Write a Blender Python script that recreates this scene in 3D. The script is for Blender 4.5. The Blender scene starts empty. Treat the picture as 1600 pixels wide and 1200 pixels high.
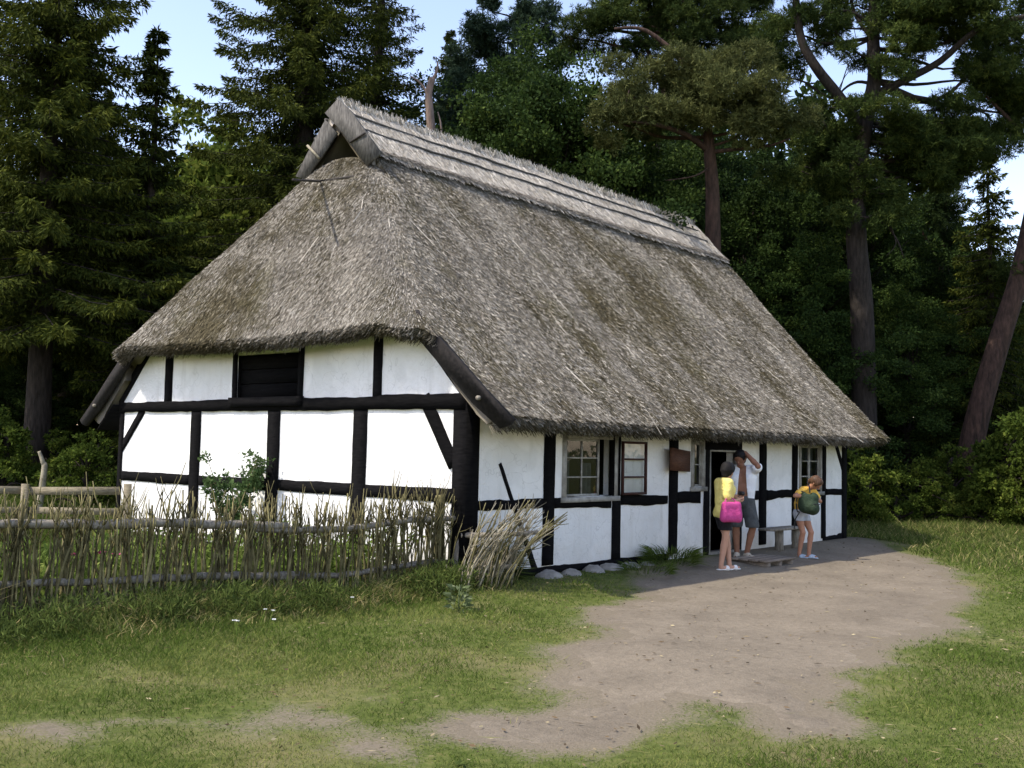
import bpy, math
import numpy as np
from mathutils import Vector, Matrix

# ------------------------------------------------------------------ camera, sky, sun, exposure
SC = bpy.context.scene
COL = SC.collection
YAW, PITCH, ROLL, FPX = 0.703, 0.062, 0.022, 1651.23
CAM = np.array([-9.658, -8.91, 1.669])
def _basis():
    fw = np.array([math.cos(YAW)*math.cos(PITCH), math.sin(YAW)*math.cos(PITCH), math.sin(PITCH)])
    rt = np.array([math.sin(YAW), -math.cos(YAW), 0.0]); up = np.cross(rt, fw)
    c, s = math.cos(ROLL), math.sin(ROLL)
    return c*rt+s*up, -s*rt+c*up, fw
RT, UP, FW = _basis()
cd = bpy.data.cameras.new('camera'); cam = bpy.data.objects.new('camera', cd); COL.objects.link(cam)
cam.matrix_world = Matrix(((RT[0], UP[0], -FW[0], CAM[0]), (RT[1], UP[1], -FW[1], CAM[1]), (RT[2], UP[2], -FW[2], CAM[2]), (0, 0, 0, 1)))
cd.sensor_width = 36; cd.lens = 36*FPX/1600; cd.clip_end = 2000; cd.clip_start = 0.1
SC.camera = cam

SUN = np.array([-1.0, 0.50, 1.45]); SUN /= np.linalg.norm(SUN)
SUN_STRENGTH, SKY_STRENGTH, EXPOSURE = 2.05, 0.15, 1.45
sl = bpy.data.lights.new('sun', 'SUN'); sl.energy = SUN_STRENGTH; sl.angle = math.radians(0.6); sl.color = (1.0, 0.93, 0.80)
so = bpy.data.objects.new('sun', sl); COL.objects.link(so)
so.rotation_euler = Vector(SUN).to_track_quat('Z', 'Y').to_euler(); so.location = (-20, 10, 30)
W = bpy.data.worlds.new('World'); SC.world = W; W.use_nodes = True
nt = W.node_tree; bg = nt.nodes['Background']
sky = nt.nodes.new('ShaderNodeTexSky'); sky.sky_type = 'NISHITA'; sky.sun_disc = False
sky.sun_elevation = math.asin(SUN[2]); sky.sun_rotation = math.atan2(SUN[0], SUN[1])
sky.air_density = 1.0; sky.dust_density = 0.7; sky.ozone_density = 1.5
tintn = nt.nodes.new('ShaderNodeMix'); tintn.data_type = 'RGBA'; tintn.blend_type = 'MULTIPLY'; tintn.inputs[0].default_value = 1.0
tintn.inputs[7].default_value = (1.07, 0.90, 0.84, 1); nt.links.new(sky.outputs[0], tintn.inputs[6]); nt.links.new(tintn.outputs[2], bg.inputs[0]); bg.inputs[1].default_value = SKY_STRENGTH
SC.view_settings.view_transform = 'Standard'; SC.view_settings.look = 'None'
SC.view_settings.exposure = EXPOSURE; SC.view_settings.gamma = 1.0
SC.cycles.max_bounces = 6; SC.cycles.diffuse_bounces = 3; SC.cycles.glossy_bounces = 2
SC.cycles.transmission_bounces = 3; SC.cycles.transparent_max_bounces = 8
SC.cycles.caustics_reflective = False; SC.cycles.caustics_refractive = False

# ------------------------------------------------------------------ measuring helpers (image measurements -> true positions)
def ray(px, py): return RT*(px-800)/FPX - UP*(py-600)/FPX + FW
def at(px, py, d): return CAM + ray(px, py)*d
def onz(px, py, z=-0.1):
    v = ray(px, py); return CAM + v*((z-CAM[2])/v[2])
def facX(px, py=740, Y=0.0):
    v = ray(px, py); return float((CAM + v*((Y-CAM[1])/v[1]))[0])
def facZ(px, py, Y=0.0):
    v = ray(px, py); return float((CAM + v*((Y-CAM[1])/v[1]))[2])
def gabY(px, py=690, X=0.0):
    v = ray(px, py); return float((CAM + v*((X-CAM[0])/v[0]))[1])
def gabZ(px, py, X=0.0):
    v = ray(px, py); return float((CAM + v*((X-CAM[0])/v[0]))[2])
def groundat(px, d):
    p = CAM + (RT*(px-800)/FPX + FW)*d
    return np.array([p[0], p[1], gz(p[0], p[1])])

HL, HW = 11.63, 8.20        # cottage length and width
def smooth(a, b, x):
    t = np.clip((x-a)/(b-a), 0, 1); return t*t*(3-2*t)
def gz(x, y):
    x = np.asarray(x, float); y = np.asarray(y, float)
    dx = np.maximum(np.maximum(-x, x-HL), 0); dy = np.maximum(np.maximum(-y, y-HW), 0)
    d = np.hypot(dx, dy)
    z = -0.10*smooth(0.25, 1.6, d)
    z = z + 0.018*np.sin(x*1.3+0.7*y)*smooth(1, 3, d) + 0.012*np.sin(2.1*y-1.7*x+1)*smooth(1, 3, d)
    # low bank far behind on the left
    far = (x-CAM[0])*FW[0] + (y-CAM[1])*FW[1]; lat = (x-CAM[0])*RT[0] + (y-CAM[1])*RT[1]
    z = z + 0.9*smooth(18.5, 26, far)*smooth(-5, -9, lat)
    return z

# ------------------------------------------------------------------ value noise for geometry
_rng0 = np.random.default_rng(5); _tab = _rng0.random((64, 64))
def vnoise(x, y):
    x = np.asarray(x, float); y = np.asarray(y, float)
    xi = np.floor(x).astype(int); yi = np.floor(y).astype(int); fx = x-xi; fy = y-yi
    fx = fx*fx*(3-2*fx); fy = fy*fy*(3-2*fy)
    a = _tab[xi % 64, yi % 64]; b = _tab[(xi+1) % 64, yi % 64]; c = _tab[xi % 64, (yi+1) % 64]; d = _tab[(xi+1) % 64, (yi+1) % 64]
    return (a*(1-fx)+b*fx)*(1-fy) + (c*(1-fx)+d*fx)*fy
def fnoise(x, y):
    return 0.55*vnoise(x, y)+0.3*vnoise(2.1*x+9, 2.1*y+3)+0.15*vnoise(4.3*x+1, 4.3*y+7)

# ------------------------------------------------------------------ mesh builder
class MB:
    def __init__(s): s.v = []; s.q = []; s.t = []; s.n = 0; s.ti = []; s.poly = []
    def add(s, v, quads=None, tris=None, polys=None, tint=0.5):
        v = np.asarray(v, float).reshape(-1, 3); o = s.n
        s.v.append(v); s.n += len(v)
        s.ti.append(np.broadcast_to(np.asarray(tint, float), (len(v),)))
        if quads is not None and len(quads): s.q.append(np.asarray(quads, int).reshape(-1, 4)+o)
        if tris is not None and len(tris): s.t.append(np.asarray(tris, int).reshape(-1, 3)+o)
        if polys is not None:
            for p in polys: s.poly.append([i+o for i in p])
        return o
    def hexa(s, c, tint=0.5):        # eight corners: bottom loop then top loop
        s.add(c, quads=[(0, 3, 2, 1), (4, 5, 6, 7), (0, 1, 5, 4), (1, 2, 6, 5), (2, 3, 7, 6), (3, 0, 4, 7)], tint=tint)
    def box(s, lo, hi, tint=0.5):
        x0, y0, z0 = lo; x1, y1, z1 = hi
        s.hexa([(x0, y0, z0), (x1, y0, z0), (x1, y1, z0), (x0, y1, z0), (x0, y0, z1), (x1, y0, z1), (x1, y1, z1), (x0, y1, z1)], tint)
    def tube(s, pts, rad, n=6, tint=0.5, cap=True):
        pts = np.asarray(pts, float); m = len(pts); rad = np.broadcast_to(np.asarray(rad, float), (m,))
        tg = np.gradient(pts, axis=0); tg /= np.linalg.norm(tg, axis=1)[:, None]+1e-9
        ref = np.array([0, 0, 1.0]) if abs(tg[:, 2]).mean() < 0.8 else np.array([1.0, 0, 0])
        a = np.cross(tg, ref); a /= np.linalg.norm(a, axis=1)[:, None]+1e-9; b = np.cross(tg, a)
        an = np.arange(n)*2*math.pi/n
        V = pts[:, None, :] + rad[:, None, None]*(np.cos(an)[None, :, None]*a[:, None, :] + np.sin(an)[None, :, None]*b[:, None, :])
        i = np.arange(m-1)[:, None]*n; j = np.arange(n)[None, :]; j2 = (j+1) % n
        q = np.stack([i+j, i+j2, i+n+j2, i+n+j], -1).reshape(-1, 4)
        s.add(V.reshape(-1, 3), quads=q, polys=[list(range(n-1, -1, -1)), [(m-1)*n+k for k in range(n)]] if cap else None, tint=tint)
    def build(s, name, m, parent=None, shade=False):
        me = bpy.data.meshes.new(name)
        V = np.concatenate(s.v); me.vertices.add(len(V)); me.vertices.foreach_set('co', V.ravel())
        loops, tot = [], []
        if s.q: q = np.concatenate(s.q); loops.append(q.ravel()); tot.append(np.full(len(q), 4))
        if s.t: t = np.concatenate(s.t); loops.append(t.ravel()); tot.append(np.full(len(t), 3))
        for p in s.poly: loops.append(np.array(p)); tot.append(np.array([len(p)]))
        L = np.concatenate(loops); T = np.concatenate(tot)
        me.loops.add(len(L)); me.loops.foreach_set('vertex_index', L.astype(np.int32))
        me.polygons.add(len(T)); st = np.concatenate([[0], np.cumsum(T)[:-1]])
        me.polygons.foreach_set('loop_start', st.astype(np.int32))
        me.polygons.foreach_set('loop_total', T.astype(np.int32))
        at_ = me.attributes.new('tint', 'FLOAT', 'POINT'); at_.data.foreach_set('value', np.concatenate(s.ti).astype(np.float32))
        me.update(calc_edges=True)
        if shade: me.polygons.foreach_set('use_smooth', np.ones(len(T), bool))
        if m is not None: me.materials.append(m)
        o = bpy.data.objects.new(name, me); COL.objects.link(o)
        if parent is not None: o.parent = parent
        return o

def tag(o, label=None, cat=None, group=None, kind=None):
    if label: o['label'] = label
    if cat: o['category'] = cat
    if group: o['group'] = group
    if kind: o['kind'] = kind
    return o
def empty(name, label, cat, loc=(0, 0, 0), rz=0.0, group=None):
    o = bpy.data.objects.new(name, None); COL.objects.link(o); o.location = loc; o.rotation_euler = (0, 0, rz)
    o.empty_display_size = 0.2
    return tag(o, label, cat, group)
def unit(v): v = np.asarray(v, float); return v/(np.linalg.norm(v, axis=-1, keepdims=True)+1e-12)

def blades(mb, base, d, L, wid, rng, tint, bend=0.0, side=None):
    """rhombic blades: base point, direction, length, width"""
    n = len(base); d = unit(d)
    if side is None: side = rng.normal(size=(n, 3))
    s_ = unit(np.cross(d, side)); L = np.broadcast_to(np.asarray(L, float), (n,))[:, None]; w = np.broadcast_to(np.asarray(wid, float), (n,))[:, None]
    mid = base + d*L*0.45; tip = base + d*L
    if np.any(bend): tip = tip + np.asarray(bend)*L
    V = np.stack([base, mid-s_*w/2, tip, mid+s_*w/2], 1).reshape(-1, 3)
    q = np.arange(n*4).reshape(n, 4)
    mb.add(V, quads=q, tint=np.repeat(np.broadcast_to(tint, (n,)), 4))
def strips(mb, base, d, L, wid, rng, tint, side=None):
    n = len(base); d = unit(d)
    if side is None: side = rng.normal(size=(n, 3))
    s_ = unit(np.cross(d, side)); L = np.broadcast_to(np.asarray(L, float), (n,))[:, None]; w = np.broadcast_to(np.asarray(wid, float), (n,))[:, None]
    tip = base + d*L
    V = np.stack([base-s_*w/2, base+s_*w/2, tip+s_*w/3, tip-s_*w/3], 1).reshape(-1, 3)
    mb.add(V, quads=np.arange(n*4).reshape(n, 4), tint=np.repeat(np.broadcast_to(tint, (n,)), 4))

# ------------------------------------------------------------------ materials
def newmat(name):
    m = bpy.data.materials.new(name); m.use_nodes = True; t = m.node_tree
    return m, t, t.nodes['Principled BSDF'], t.nodes['Material Output']
def N(t, kind, **kw):
    n = t.nodes.new(kind)
    for k, v in kw.items(): setattr(n, k, v)
    return n
def ramp(t, fac, stops):
    r = N(t, 'ShaderNodeValToRGB'); e = r.color_ramp.elements
    e[0].position, e[0].color = stops[0][0], (*stops[0][1], 1); e[1].position, e[1].color = stops[-1][0], (*stops[-1][1], 1)
    for p, c in stops[1:-1]:
        x = e.new(p); x.color = (*c, 1)
    t.links.new(fac, r.inputs[0]); return r.outputs[0]
def noise(t, scale, detail=4, rough=0.55, vec=None, stretch=None):
    n = N(t, 'ShaderNodeTexNoise'); n.inputs['Scale'].default_value = scale; n.inputs['Detail'].default_value = detail; n.inputs['Roughness'].default_value = rough
    if vec is None: vec = N(t, 'ShaderNodeTexCoord').outputs['Object']
    if stretch:
        mp = N(t, 'ShaderNodeMapping'); mp.inputs['Scale'].default_value = stretch; t.links.new(vec, mp.inputs[0]); vec = mp.outputs[0]
    t.links.new(vec, n.inputs['Vector']); return n.outputs[0]
def mixc(t, fac, a, b, mode='MIX'):
    m = N(t, 'ShaderNodeMix', data_type='RGBA', blend_type=mode)
    for i, v in ((0, fac), (6, a), (7, b)):
        if isinstance(v, (int, float)): m.inputs[i].default_value = v
        elif isinstance(v, tuple): m.inputs[i].default_value = (*v, 1)
        else: t.links.new(v, m.inputs[i])
    return m.outputs[2]
def math_(t, op, a, b=None):
    m = N(t, 'ShaderNodeMath', operation=op)
    for i, v in enumerate((a, b)):
        if v is None: continue
        if isinstance(v, (int, float)): m.inputs[i].default_value = v
        else: t.links.new(v, m.inputs[i])
    return m.outputs[0]
def attr(t, name='tint'): return N(t, 'ShaderNodeAttribute', attribute_name=name).outputs['Fac']
def bump(t, bs, h, strength, dist):
    b = N(t, 'ShaderNodeBump'); b.inputs['Strength'].default_value = strength; b.inputs['Distance'].default_value = dist
    t.links.new(h, b.inputs['Height']); t.links.new(b.outputs[0], bs.inputs['Normal'])
def simple(name, c1, c2, scale=8, rough=0.85, bstr=0.4, bdist=0.01, stretch=None, tint=0.0, spec=0.25):
    m, t, bs, out = newmat(name)
    n = noise(t, scale, 5, 0.6, stretch=stretch)
    col = ramp(t, n, [(0.3, c1), (0.7, c2)])
    if tint:
        a = math_(t, 'ADD', math_(t, 'MULTIPLY', attr(t), 2*tint), 1-tint)
        col = mixc(t, 1.0, col, a, 'MULTIPLY')
    t.links.new(col, bs.inputs['Base Color']); bs.inputs['Roughness'].default_value = rough; bs.inputs['Specular IOR Level'].default_value = spec
    if bstr: bump(t, bs, n, bstr, bdist)
    return m
def foliage(name, dark, mid, light, trans=0.25, hue=0.04, rough=0.6):
    m, t, bs, out = newmat(name)
    a = attr(t); inf = N(t, 'ShaderNodeObjectInfo')
    a2 = math_(t, 'ADD', a, math_(t, 'MULTIPLY', math_(t, 'SUBTRACT', inf.outputs['Random'], 0.5), 0.25))
    col = ramp(t, a2, [(0.0, dark), (0.5, mid), (1.0, light)])
    t.links.new(col, bs.inputs['Base Color']); bs.inputs['Roughness'].default_value = rough+0.2; bs.inputs['Specular IOR Level'].default_value = 0.06
    tr = N(t, 'ShaderNodeBsdfTranslucent'); t.links.new(col, tr.inputs[0])
    mx = N(t, 'ShaderNodeMixShader'); mx.inputs[0].default_value = trans
    t.links.new(bs.outputs[0], mx.inputs[1]); t.links.new(tr.outputs[0], mx.inputs[2]); t.links.new(mx.outputs[0], out.inputs[0])
    return m

M = {}
def plaster():
    m, t, bs, out = newmat('whitewashed_plaster')
    n = noise(t, 2.2, 5, 0.6); n2 = noise(t, 22, 4, 0.6)
    col = ramp(t, n, [(0.25, (0.76, 0.755, 0.74)), (0.6, (0.85, 0.845, 0.83))])
    # splashed dirt near the ground, speckles
    g = N(t, 'ShaderNodeSeparateXYZ'); t.links.new(N(t, 'ShaderNodeTexCoord').outputs['Object'], g.inputs[0])
    low = N(t, 'ShaderNodeMapRange'); t.links.new(g.outputs[2], low.inputs[0]); low.inputs[1].default_value = 0.55; low.inputs[2].default_value = 0.0; low.inputs[3].default_value = 0; low.inputs[4].default_value = 1
    dirt = math_(t, 'MULTIPLY', low.outputs[0], math_(t, 'MULTIPLY', noise(t, 3.5, 4, 0.65), 0.8))
    col = mixc(t, dirt, col, (0.50, 0.42, 0.30))
    pa = ramp(t, noise(t, 0.8, 3, 0.5), [(0.50, (0, 0, 0)), (0.53, (1, 1, 1))]); col = mixc(t, math_(t, 'MULTIPLY', pa, 0.30), col, (0.60, 0.60, 0.58))
    st = noise(t, 1.0, 4, 0.6, stretch=(5, 5, 0.6)); stf = ramp(t, st, [(0.56, (0, 0, 0)), (0.75, (1, 1, 1))]); col = mixc(t, math_(t, 'MULTIPLY', stf, 0.35), col, (0.52, 0.50, 0.45))
    vo = N(t, 'ShaderNodeTexVoronoi', feature='DISTANCE_TO_EDGE'); vo.inputs['Scale'].default_value = 1.6
    dv = N(t, 'ShaderNodeVectorMath', operation='ADD'); nz = N(t, 'ShaderNodeTexNoise'); nz.inputs['Scale'].default_value = 3.0; t.links.new(N(t, 'ShaderNodeTexCoord').outputs['Object'], nz.inputs['Vector']); t.links.new(nz.outputs['Color'], dv.inputs[0]); t.links.new(N(t, 'ShaderNodeTexCoord').outputs['Object'], dv.inputs[1]); t.links.new(dv.outputs[0], vo.inputs['Vector'])
    crk = ramp(t, vo.outputs['Distance'], [(0.004, (1, 1, 1)), (0.012, (0, 0, 0))]); col = mixc(t, math_(t, 'MULTIPLY', crk, math_(t, 'MULTIPLY', n, 0.45)), col, (0.3, 0.29, 0.27))
    sp = noise(t, 60, 2, 0.5); spf = ramp(t, sp, [(0.74, (0, 0, 0)), (0.80, (1, 1, 1))])
    col = mixc(t, math_(t, 'MULTIPLY', spf, 0.35), col, (0.25, 0.22, 0.2))
    t.links.new(col, bs.inputs['Base Color']); bs.inputs['Roughness'].default_value = 0.9; bs.inputs['Specular IOR Level'].default_value = 0.1
    h = math_(t, 'ADD', math_(t, 'MULTIPLY', n, 1.0), math_(t, 'MULTIPLY', n2, 0.25)); bump(t, bs, h, 0.8, 0.05)
    return m
M['plaster'] = plaster()
M['timber'] = simple('tarred_timber', (0.0025, 0.0025, 0.003), (0.009, 0.0085, 0.009), 7, 0.95, 0.5, 0.012, stretch=(1, 1, 6), tint=0.25, spec=0.08)
M['oldwood'] = simple('weathered_grey_wood', (0.12, 0.105, 0.085), (0.34, 0.305, 0.25), 6, 0.9, 0.6, 0.012, stretch=(6, 6, 1.2), tint=0.3)
M['darkboard'] = simple('weathered_dark_board', (0.018, 0.015, 0.014), (0.075, 0.066, 0.058), 6, 0.85, 0.6, 0.012, stretch=(2, 5, 5), tint=0.3)
M['paintedwood'] = simple('worn_white_paint', (0.20, 0.19, 0.17), (0.42, 0.41, 0.38), 9, 0.7, 0.3, 0.006)
M['brownwood'] = simple('dark_brown_paint', (0.03, 0.012, 0.010), (0.06, 0.022, 0.018), 12, 0.6, 0.3, 0.004)
M['sign'] = simple('brown_carved_board', (0.055, 0.024, 0.014), (0.12, 0.055, 0.032), 10, 0.7, 0.5, 0.01, stretch=(1, 1, 5))
M['stone'] = simple('fieldstone', (0.16, 0.15, 0.13), (0.34, 0.32, 0.29), 6, 0.9, 0.6, 0.03)
M['dark'] = simple('painted_room_dark', (0.008, 0.008, 0.008), (0.016, 0.015, 0.014), 5, 0.95, 0)  # near-black colour stands in for the darkness of the unlit room
M['curtain'] = simple('grey_net_curtain', (0.03, 0.033, 0.037), (0.05, 0.054, 0.06), 20, 0.9, 0.2)
def glass():
    m, t, bs, out = newmat('old_window_glass')
    tr = N(t, 'ShaderNodeBsdfTransparent'); tr.inputs[0].default_value = (0.95, 0.97, 0.97, 1)
    gl = N(t, 'ShaderNodeBsdfGlossy'); gl.inputs['Roughness'].default_value = 0.03
    fr = N(t, 'ShaderNodeFresnel'); fr.inputs[0].default_value = 1.5
    b = N(t, 'ShaderNodeBump'); b.inputs['Strength'].default_value = 0.15; b.inputs['Distance'].default_value = 0.01
    t.links.new(noise(t, 7, 1), b.inputs['Height']); t.links.new(b.outputs[0], gl.inputs['Normal'])
    mx = N(t, 'ShaderNodeMixShader'); t.links.new(fr.outputs[0], mx.inputs[0]); t.links.new(tr.outputs[0], mx.inputs[1]); t.links.new(gl.outputs[0], mx.inputs[2])
    t.links.new(mx.outputs[0], out.inputs[0]); return m
M['glass'] = glass()
def thatch(name, light, mid, brown, moss_amt):
    m, t, bs, out = newmat(name)
    tc = N(t, 'ShaderNodeTexCoord').outputs['Object']
    a = attr(t)
    fine = ramp(t, a, [(0.0, tuple(0.45*c for c in mid)), (0.45, mid), (0.85, light), (1.0, tuple(min(1, 1.25*c) for c in light))])
    pn = noise(t, 0.55, 5, 0.62, tc, stretch=(1.3, 0.6, 0.6)); pn = math_(t, 'ADD', pn, math_(t, 'MULTIPLY', math_(t, 'SUBTRACT', 0.45, a), 0.20)); pf = ramp(t, pn, [(0.45, (0, 0, 0)), (0.60, (1, 1, 1))])
    pn2 = noise(t, 2.6, 4, 0.6, tc, stretch=(1.6, 0.7, 0.7))
    br = ramp(t, a, [(0.0, tuple(0.4*c for c in brown)), (0.6, brown), (1.0, tuple(1.9*c for c in brown))])
    f = math_(t, 'MULTIPLY', math_(t, 'ADD', math_(t, 'MULTIPLY', pf, 0.75), math_(t, 'MULTIPLY', pn2, 0.35)), moss_amt)
    col = mixc(t, f, fine, br)
    mo = ramp(t, noise(t, 1.1, 3, 0.6, tc), [(0.56, (0, 0, 0)), (0.7, (1, 1, 1))])
    col = mixc(t, math_(t, 'MULTIPLY', mo, 0.30*moss_amt), col, (0.13, 0.115, 0.045))
    t.links.new(col, bs.inputs['Base Color']); bs.inputs['Roughness'].default_value = 0.85; bs.inputs['Specular IOR Level'].default_value = 0.15
    return m
M['thatch'] = thatch('weathered_reed_thatch', (0.56, 0.52, 0.455), (0.255, 0.228, 0.188), (0.118, 0.098, 0.054), 1.05)
M['ridge'] = thatch('pale_ridge_straw', (0.62, 0.575, 0.51), (0.40, 0.365, 0.32), (0.20, 0.17, 0.12), 0.25)
M['bark'] = simple('dark_bark', (0.014, 0.011, 0.009), (0.045, 0.036, 0.030), 5, 0.95, 0.9, 0.05, stretch=(3, 3, 0.7))
M['pinebark'] = simple('pine_bark', (0.020, 0.014, 0.011), (0.085, 0.050, 0.037), 4, 0.95, 0.9, 0.05, stretch=(3, 3, 0.8))
M['deadwood'] = simple('bare_dead_wood', (0.14, 0.10, 0.08), (0.30, 0.22, 0.18), 5, 0.9, 0.7, 0.03, stretch=(4, 4, 0.8))
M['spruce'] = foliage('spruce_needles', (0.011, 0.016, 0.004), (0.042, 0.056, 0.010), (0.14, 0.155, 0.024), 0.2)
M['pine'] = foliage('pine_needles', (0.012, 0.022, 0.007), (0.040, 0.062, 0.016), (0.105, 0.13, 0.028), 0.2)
M['pinesun'] = foliage('sunlit_olive_needles', (0.030, 0.036, 0.012), (0.085, 0.098, 0.034), (0.17, 0.175, 0.06), 0.2)  # paler olive copy of the pine needles, sunlight put into the colour
M['bluepine'] = foliage('bluish_pine_needles', (0.014, 0.026, 0.018), (0.030, 0.052, 0.032), (0.065, 0.10, 0.055), 0.15)
M['leaf'] = foliage('broad_leaves', (0.012, 0.024, 0.007), (0.038, 0.066, 0.015), (0.11, 0.15, 0.032), 0.3, rough=0.5)
M['shrubleaf'] = foliage('bright_shrub_leaves', (0.035, 0.058, 0.010), (0.11, 0.155, 0.026), (0.24, 0.26, 0.05), 0.4)
M['grass'] = foliage('lawn_grass', (0.040, 0.064, 0.012), (0.100, 0.148, 0.026), (0.24, 0.24, 0.075), 0.3)
M['weeds'] = foliage('meadow_weeds', (0.040, 0.060, 0.015), (0.125, 0.165, 0.040), (0.44, 0.35, 0.17), 0.35)
M['garden'] = foliage('garden_leaves', (0.06, 0.09, 0.02), (0.14, 0.20, 0.04), (0.26, 0.30, 0.08), 0.35)
M['stick'] = simple('hazel_sticks', (0.058, 0.050, 0.021), (0.235, 0.205, 0.092), 9, 0.9, 0.4, 0.01, tint=0.55)
M['paleStick'] = simple('dry_pale_sticks', (0.16, 0.14, 0.10), (0.38, 0.34, 0.25), 9, 0.9, 0.4, 0.01, tint=0.5)

# ------------------------------------------------------------------ ground and path
PATH_PX = [(985,915),(1050,897),(1100,885),(1130,868),(1200,862),(1290,850),(1335,845),(1400,862),(1470,882),(1500,903),(1512,932),(1472,985),(1400,1022),(1345,1050),(1290,1075),(1262,1092),(1278,1112),(1335,1130),(1320,1146),(1210,1150),(1190,1112),(1110,1097),(1062,1120),(1035,1146),(1000,1160),(900,1178),(800,1178),(715,1158),(680,1140),(700,1116),(760,1108),(840,1105),(868,1092),(850,1065),(880,1040),(862,1015),(930,1000),(938,985),(905,965),(925,948),(1005,936)]
PATCH_PX = [(440,1122,62,24),(585,1172,62,22),(575,1086,36,8),(95,1150,60,12),(255,1125,50,10)]
PATH = np.array([onz(*p)[:2] for p in PATH_PX])
PATCH = [(onz(x, y)[:2], rx*np.linalg.norm(onz(x, y)-CAM)/FPX, abs(np.linalg.norm(onz(x, y+ry)[:2]-onz(x, y-ry)[:2]))/2) for x, y, rx, ry in PATCH_PX]
def pathdist(x, y):
    """signed distance to the path outline, negative inside"""
    x = np.ravel(x); y = np.ravel(y); best = np.full(len(x), 1e9); ins = np.zeros(len(x), bool)
    n = len(PATH)
    for i in range(n):
        a, b = PATH[i], PATH[(i+1) % n]; e = b-a
        t = np.clip(((x-a[0])*e[0]+(y-a[1])*e[1])/(e@e), 0, 1)
        best = np.minimum(best, np.hypot(x-a[0]-t*e[0], y-a[1]-t*e[1]))
        c = ((a[1] > y) != (b[1] > y)); xx = a[0]+(y-a[1])*e[0]/(e[1] if abs(e[1]) > 1e-9 else 1e-9)
        ins ^= c & (x < xx)
    d = np.where(ins, -best, best)
    f2, r2 = FW[:2]/np.linalg.norm(FW[:2]), RT[:2]/np.linalg.norm(RT[:2])
    for c, rx, ry in PATCH:
        q = np.hypot(((x-c[0])*r2[0]+(y-c[1])*r2[1])/rx, ((x-c[0])*f2[0]+(y-c[1])*f2[1])/ry)
        d = np.minimum(d, (q-1)*min(rx, ry)*0.8+0.12)
    return d
def wear(x, y):
    d = pathdist(x, y) + 0.55*(fnoise(np.ravel(x)*1.6, np.ravel(y)*1.6)-0.5) + 0.22*(vnoise(np.ravel(x)*6, np.ravel(y)*6)-0.5)
    return d
def make_ground():
    def axis(c0, c1):
        fine = np.arange(c0, c1, 0.16); k = np.arange(1, 40)
        ext = np.cumsum(0.16*1.19**k)
        return np.concatenate([c0-ext[::-1], fine, c1+ext])
    xs = axis(-9, 14); ys = axis(-10, 8); X, Y = np.meshgrid(xs, ys, indexing='ij')
    Z = gz(X, Y); nx, ny = X.shape
    mb = MB(); i = np.arange(nx-1)[:, None]*ny; j = np.arange(ny-1)[None, :]
    q = np.stack([i+j, i+ny+j, i+ny+j+1, i+j+1], -1).reshape(-1, 4)
    d = wear(X, Y); tint = np.clip(0.63-d/0.9, 0, 1)
    mb.add(np.stack([X, Y, Z], -1).reshape(-1, 3), quads=q, tint=tint)
    m, t, bs, out = newmat('grassy_soil')
    n1 = noise(t, 0.9, 5, 0.6); n2 = noise(t, 9, 5, 0.65); n3 = noise(t, 45, 4, 0.7)
    g = ramp(t, n2, [(0.3, (0.050, 0.066, 0.014)), (0.55, (0.095, 0.115, 0.028)), (0.75, (0.16, 0.145, 0.055))])
    dry = ramp(t, n1, [(0.48, (0, 0, 0)), (0.66, (1, 1, 1))])
    g = mixc(t, math_(t, 'MULTIPLY', dry, 0.55), g, (0.20, 0.165, 0.085))
    s = ramp(t, n3, [(0.3, (0.135, 0.112, 0.080)), (0.7, (0.203, 0.170, 0.124))])
    w = math_(t, 'ADD', attr(t), math_(t, 'MULTIPLY', math_(t, 'SUBTRACT', n3, 0.5), 0.9))
    wf = ramp(t, w, [(0.42, (0, 0, 0)), (0.70, (1, 1, 1))])
    t.links.new(mixc(t, wf, g, s), bs.inputs['Base Color']); bs.inputs['Roughness'].default_value = 0.95; bs.inputs['Specular IOR Level'].default_value = 0.1
    bump(t, bs, math_(t, 'ADD', n2, math_(t, 'MULTIPLY', n3, 0.5)), 0.6, 0.03)
    tag(mb.build('lawn_ground', m, shade=True), 'grassy ground around the cottage with worn bare patches', None, kind='structure')
    # the trodden path: its own sheet 4 mm above
    h = 0.06; xs = np.arange(PATH[:, 0].min()-.5, PATH[:, 0].max()+.5, h); ys = np.arange(PATH[:, 1].min()-.5, PATH[:, 1].max()+.5, h)
    X, Y = np.meshgrid(xs, ys, indexing='ij'); D = wear(X, Y).reshape(X.shape)
    Dc = (D[:-1, :-1]+D[1:, :-1]+D[:-1, 1:]+D[1:, 1:])/4
    keep = Dc < -0.12
    keep &= ~((X[:-1, :-1] > -0.05) & (X[:-1, :-1] < HL+.05) & (Y[:-1, :-1] > -0.12))
    nx, ny = X.shape; idx = -np.ones(nx*ny, int)
    I, J = np.nonzero(keep); q = np.stack([I*ny+J, (I+1)*ny+J, (I+1)*ny+J+1, I*ny+J+1], -1)
    u = np.unique(q); idx[u] = np.arange(len(u))
    Xf, Yf = X.ravel()[u], Y.ravel()[u]
    wv = -wear(Xf, Yf); Z = gz(Xf, Yf)-0.012+0.016*np.clip((wv-0.12)/0.16, 0, 1)+0.010*np.clip((wv-0.28)/0.5, 0, 1)*fnoise(Xf*3, Yf*3)
    mb = MB(); mb.add(np.stack([Xf, Yf, Z], -1), quads=idx[q], tint=0.5)
    m, t, bs, out = newmat('trodden_sandy_soil')
    n1 = noise(t, 1.1, 5, 0.6); n2 = noise(t, 14, 5, 0.65, stretch=(1, 1, 1)); n3 = noise(t, 70, 4, 0.7)
    c = ramp(t, n1, [(0.3, (0.19, 0.16, 0.121)), (0.7, (0.272, 0.23, 0.173))])
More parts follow.
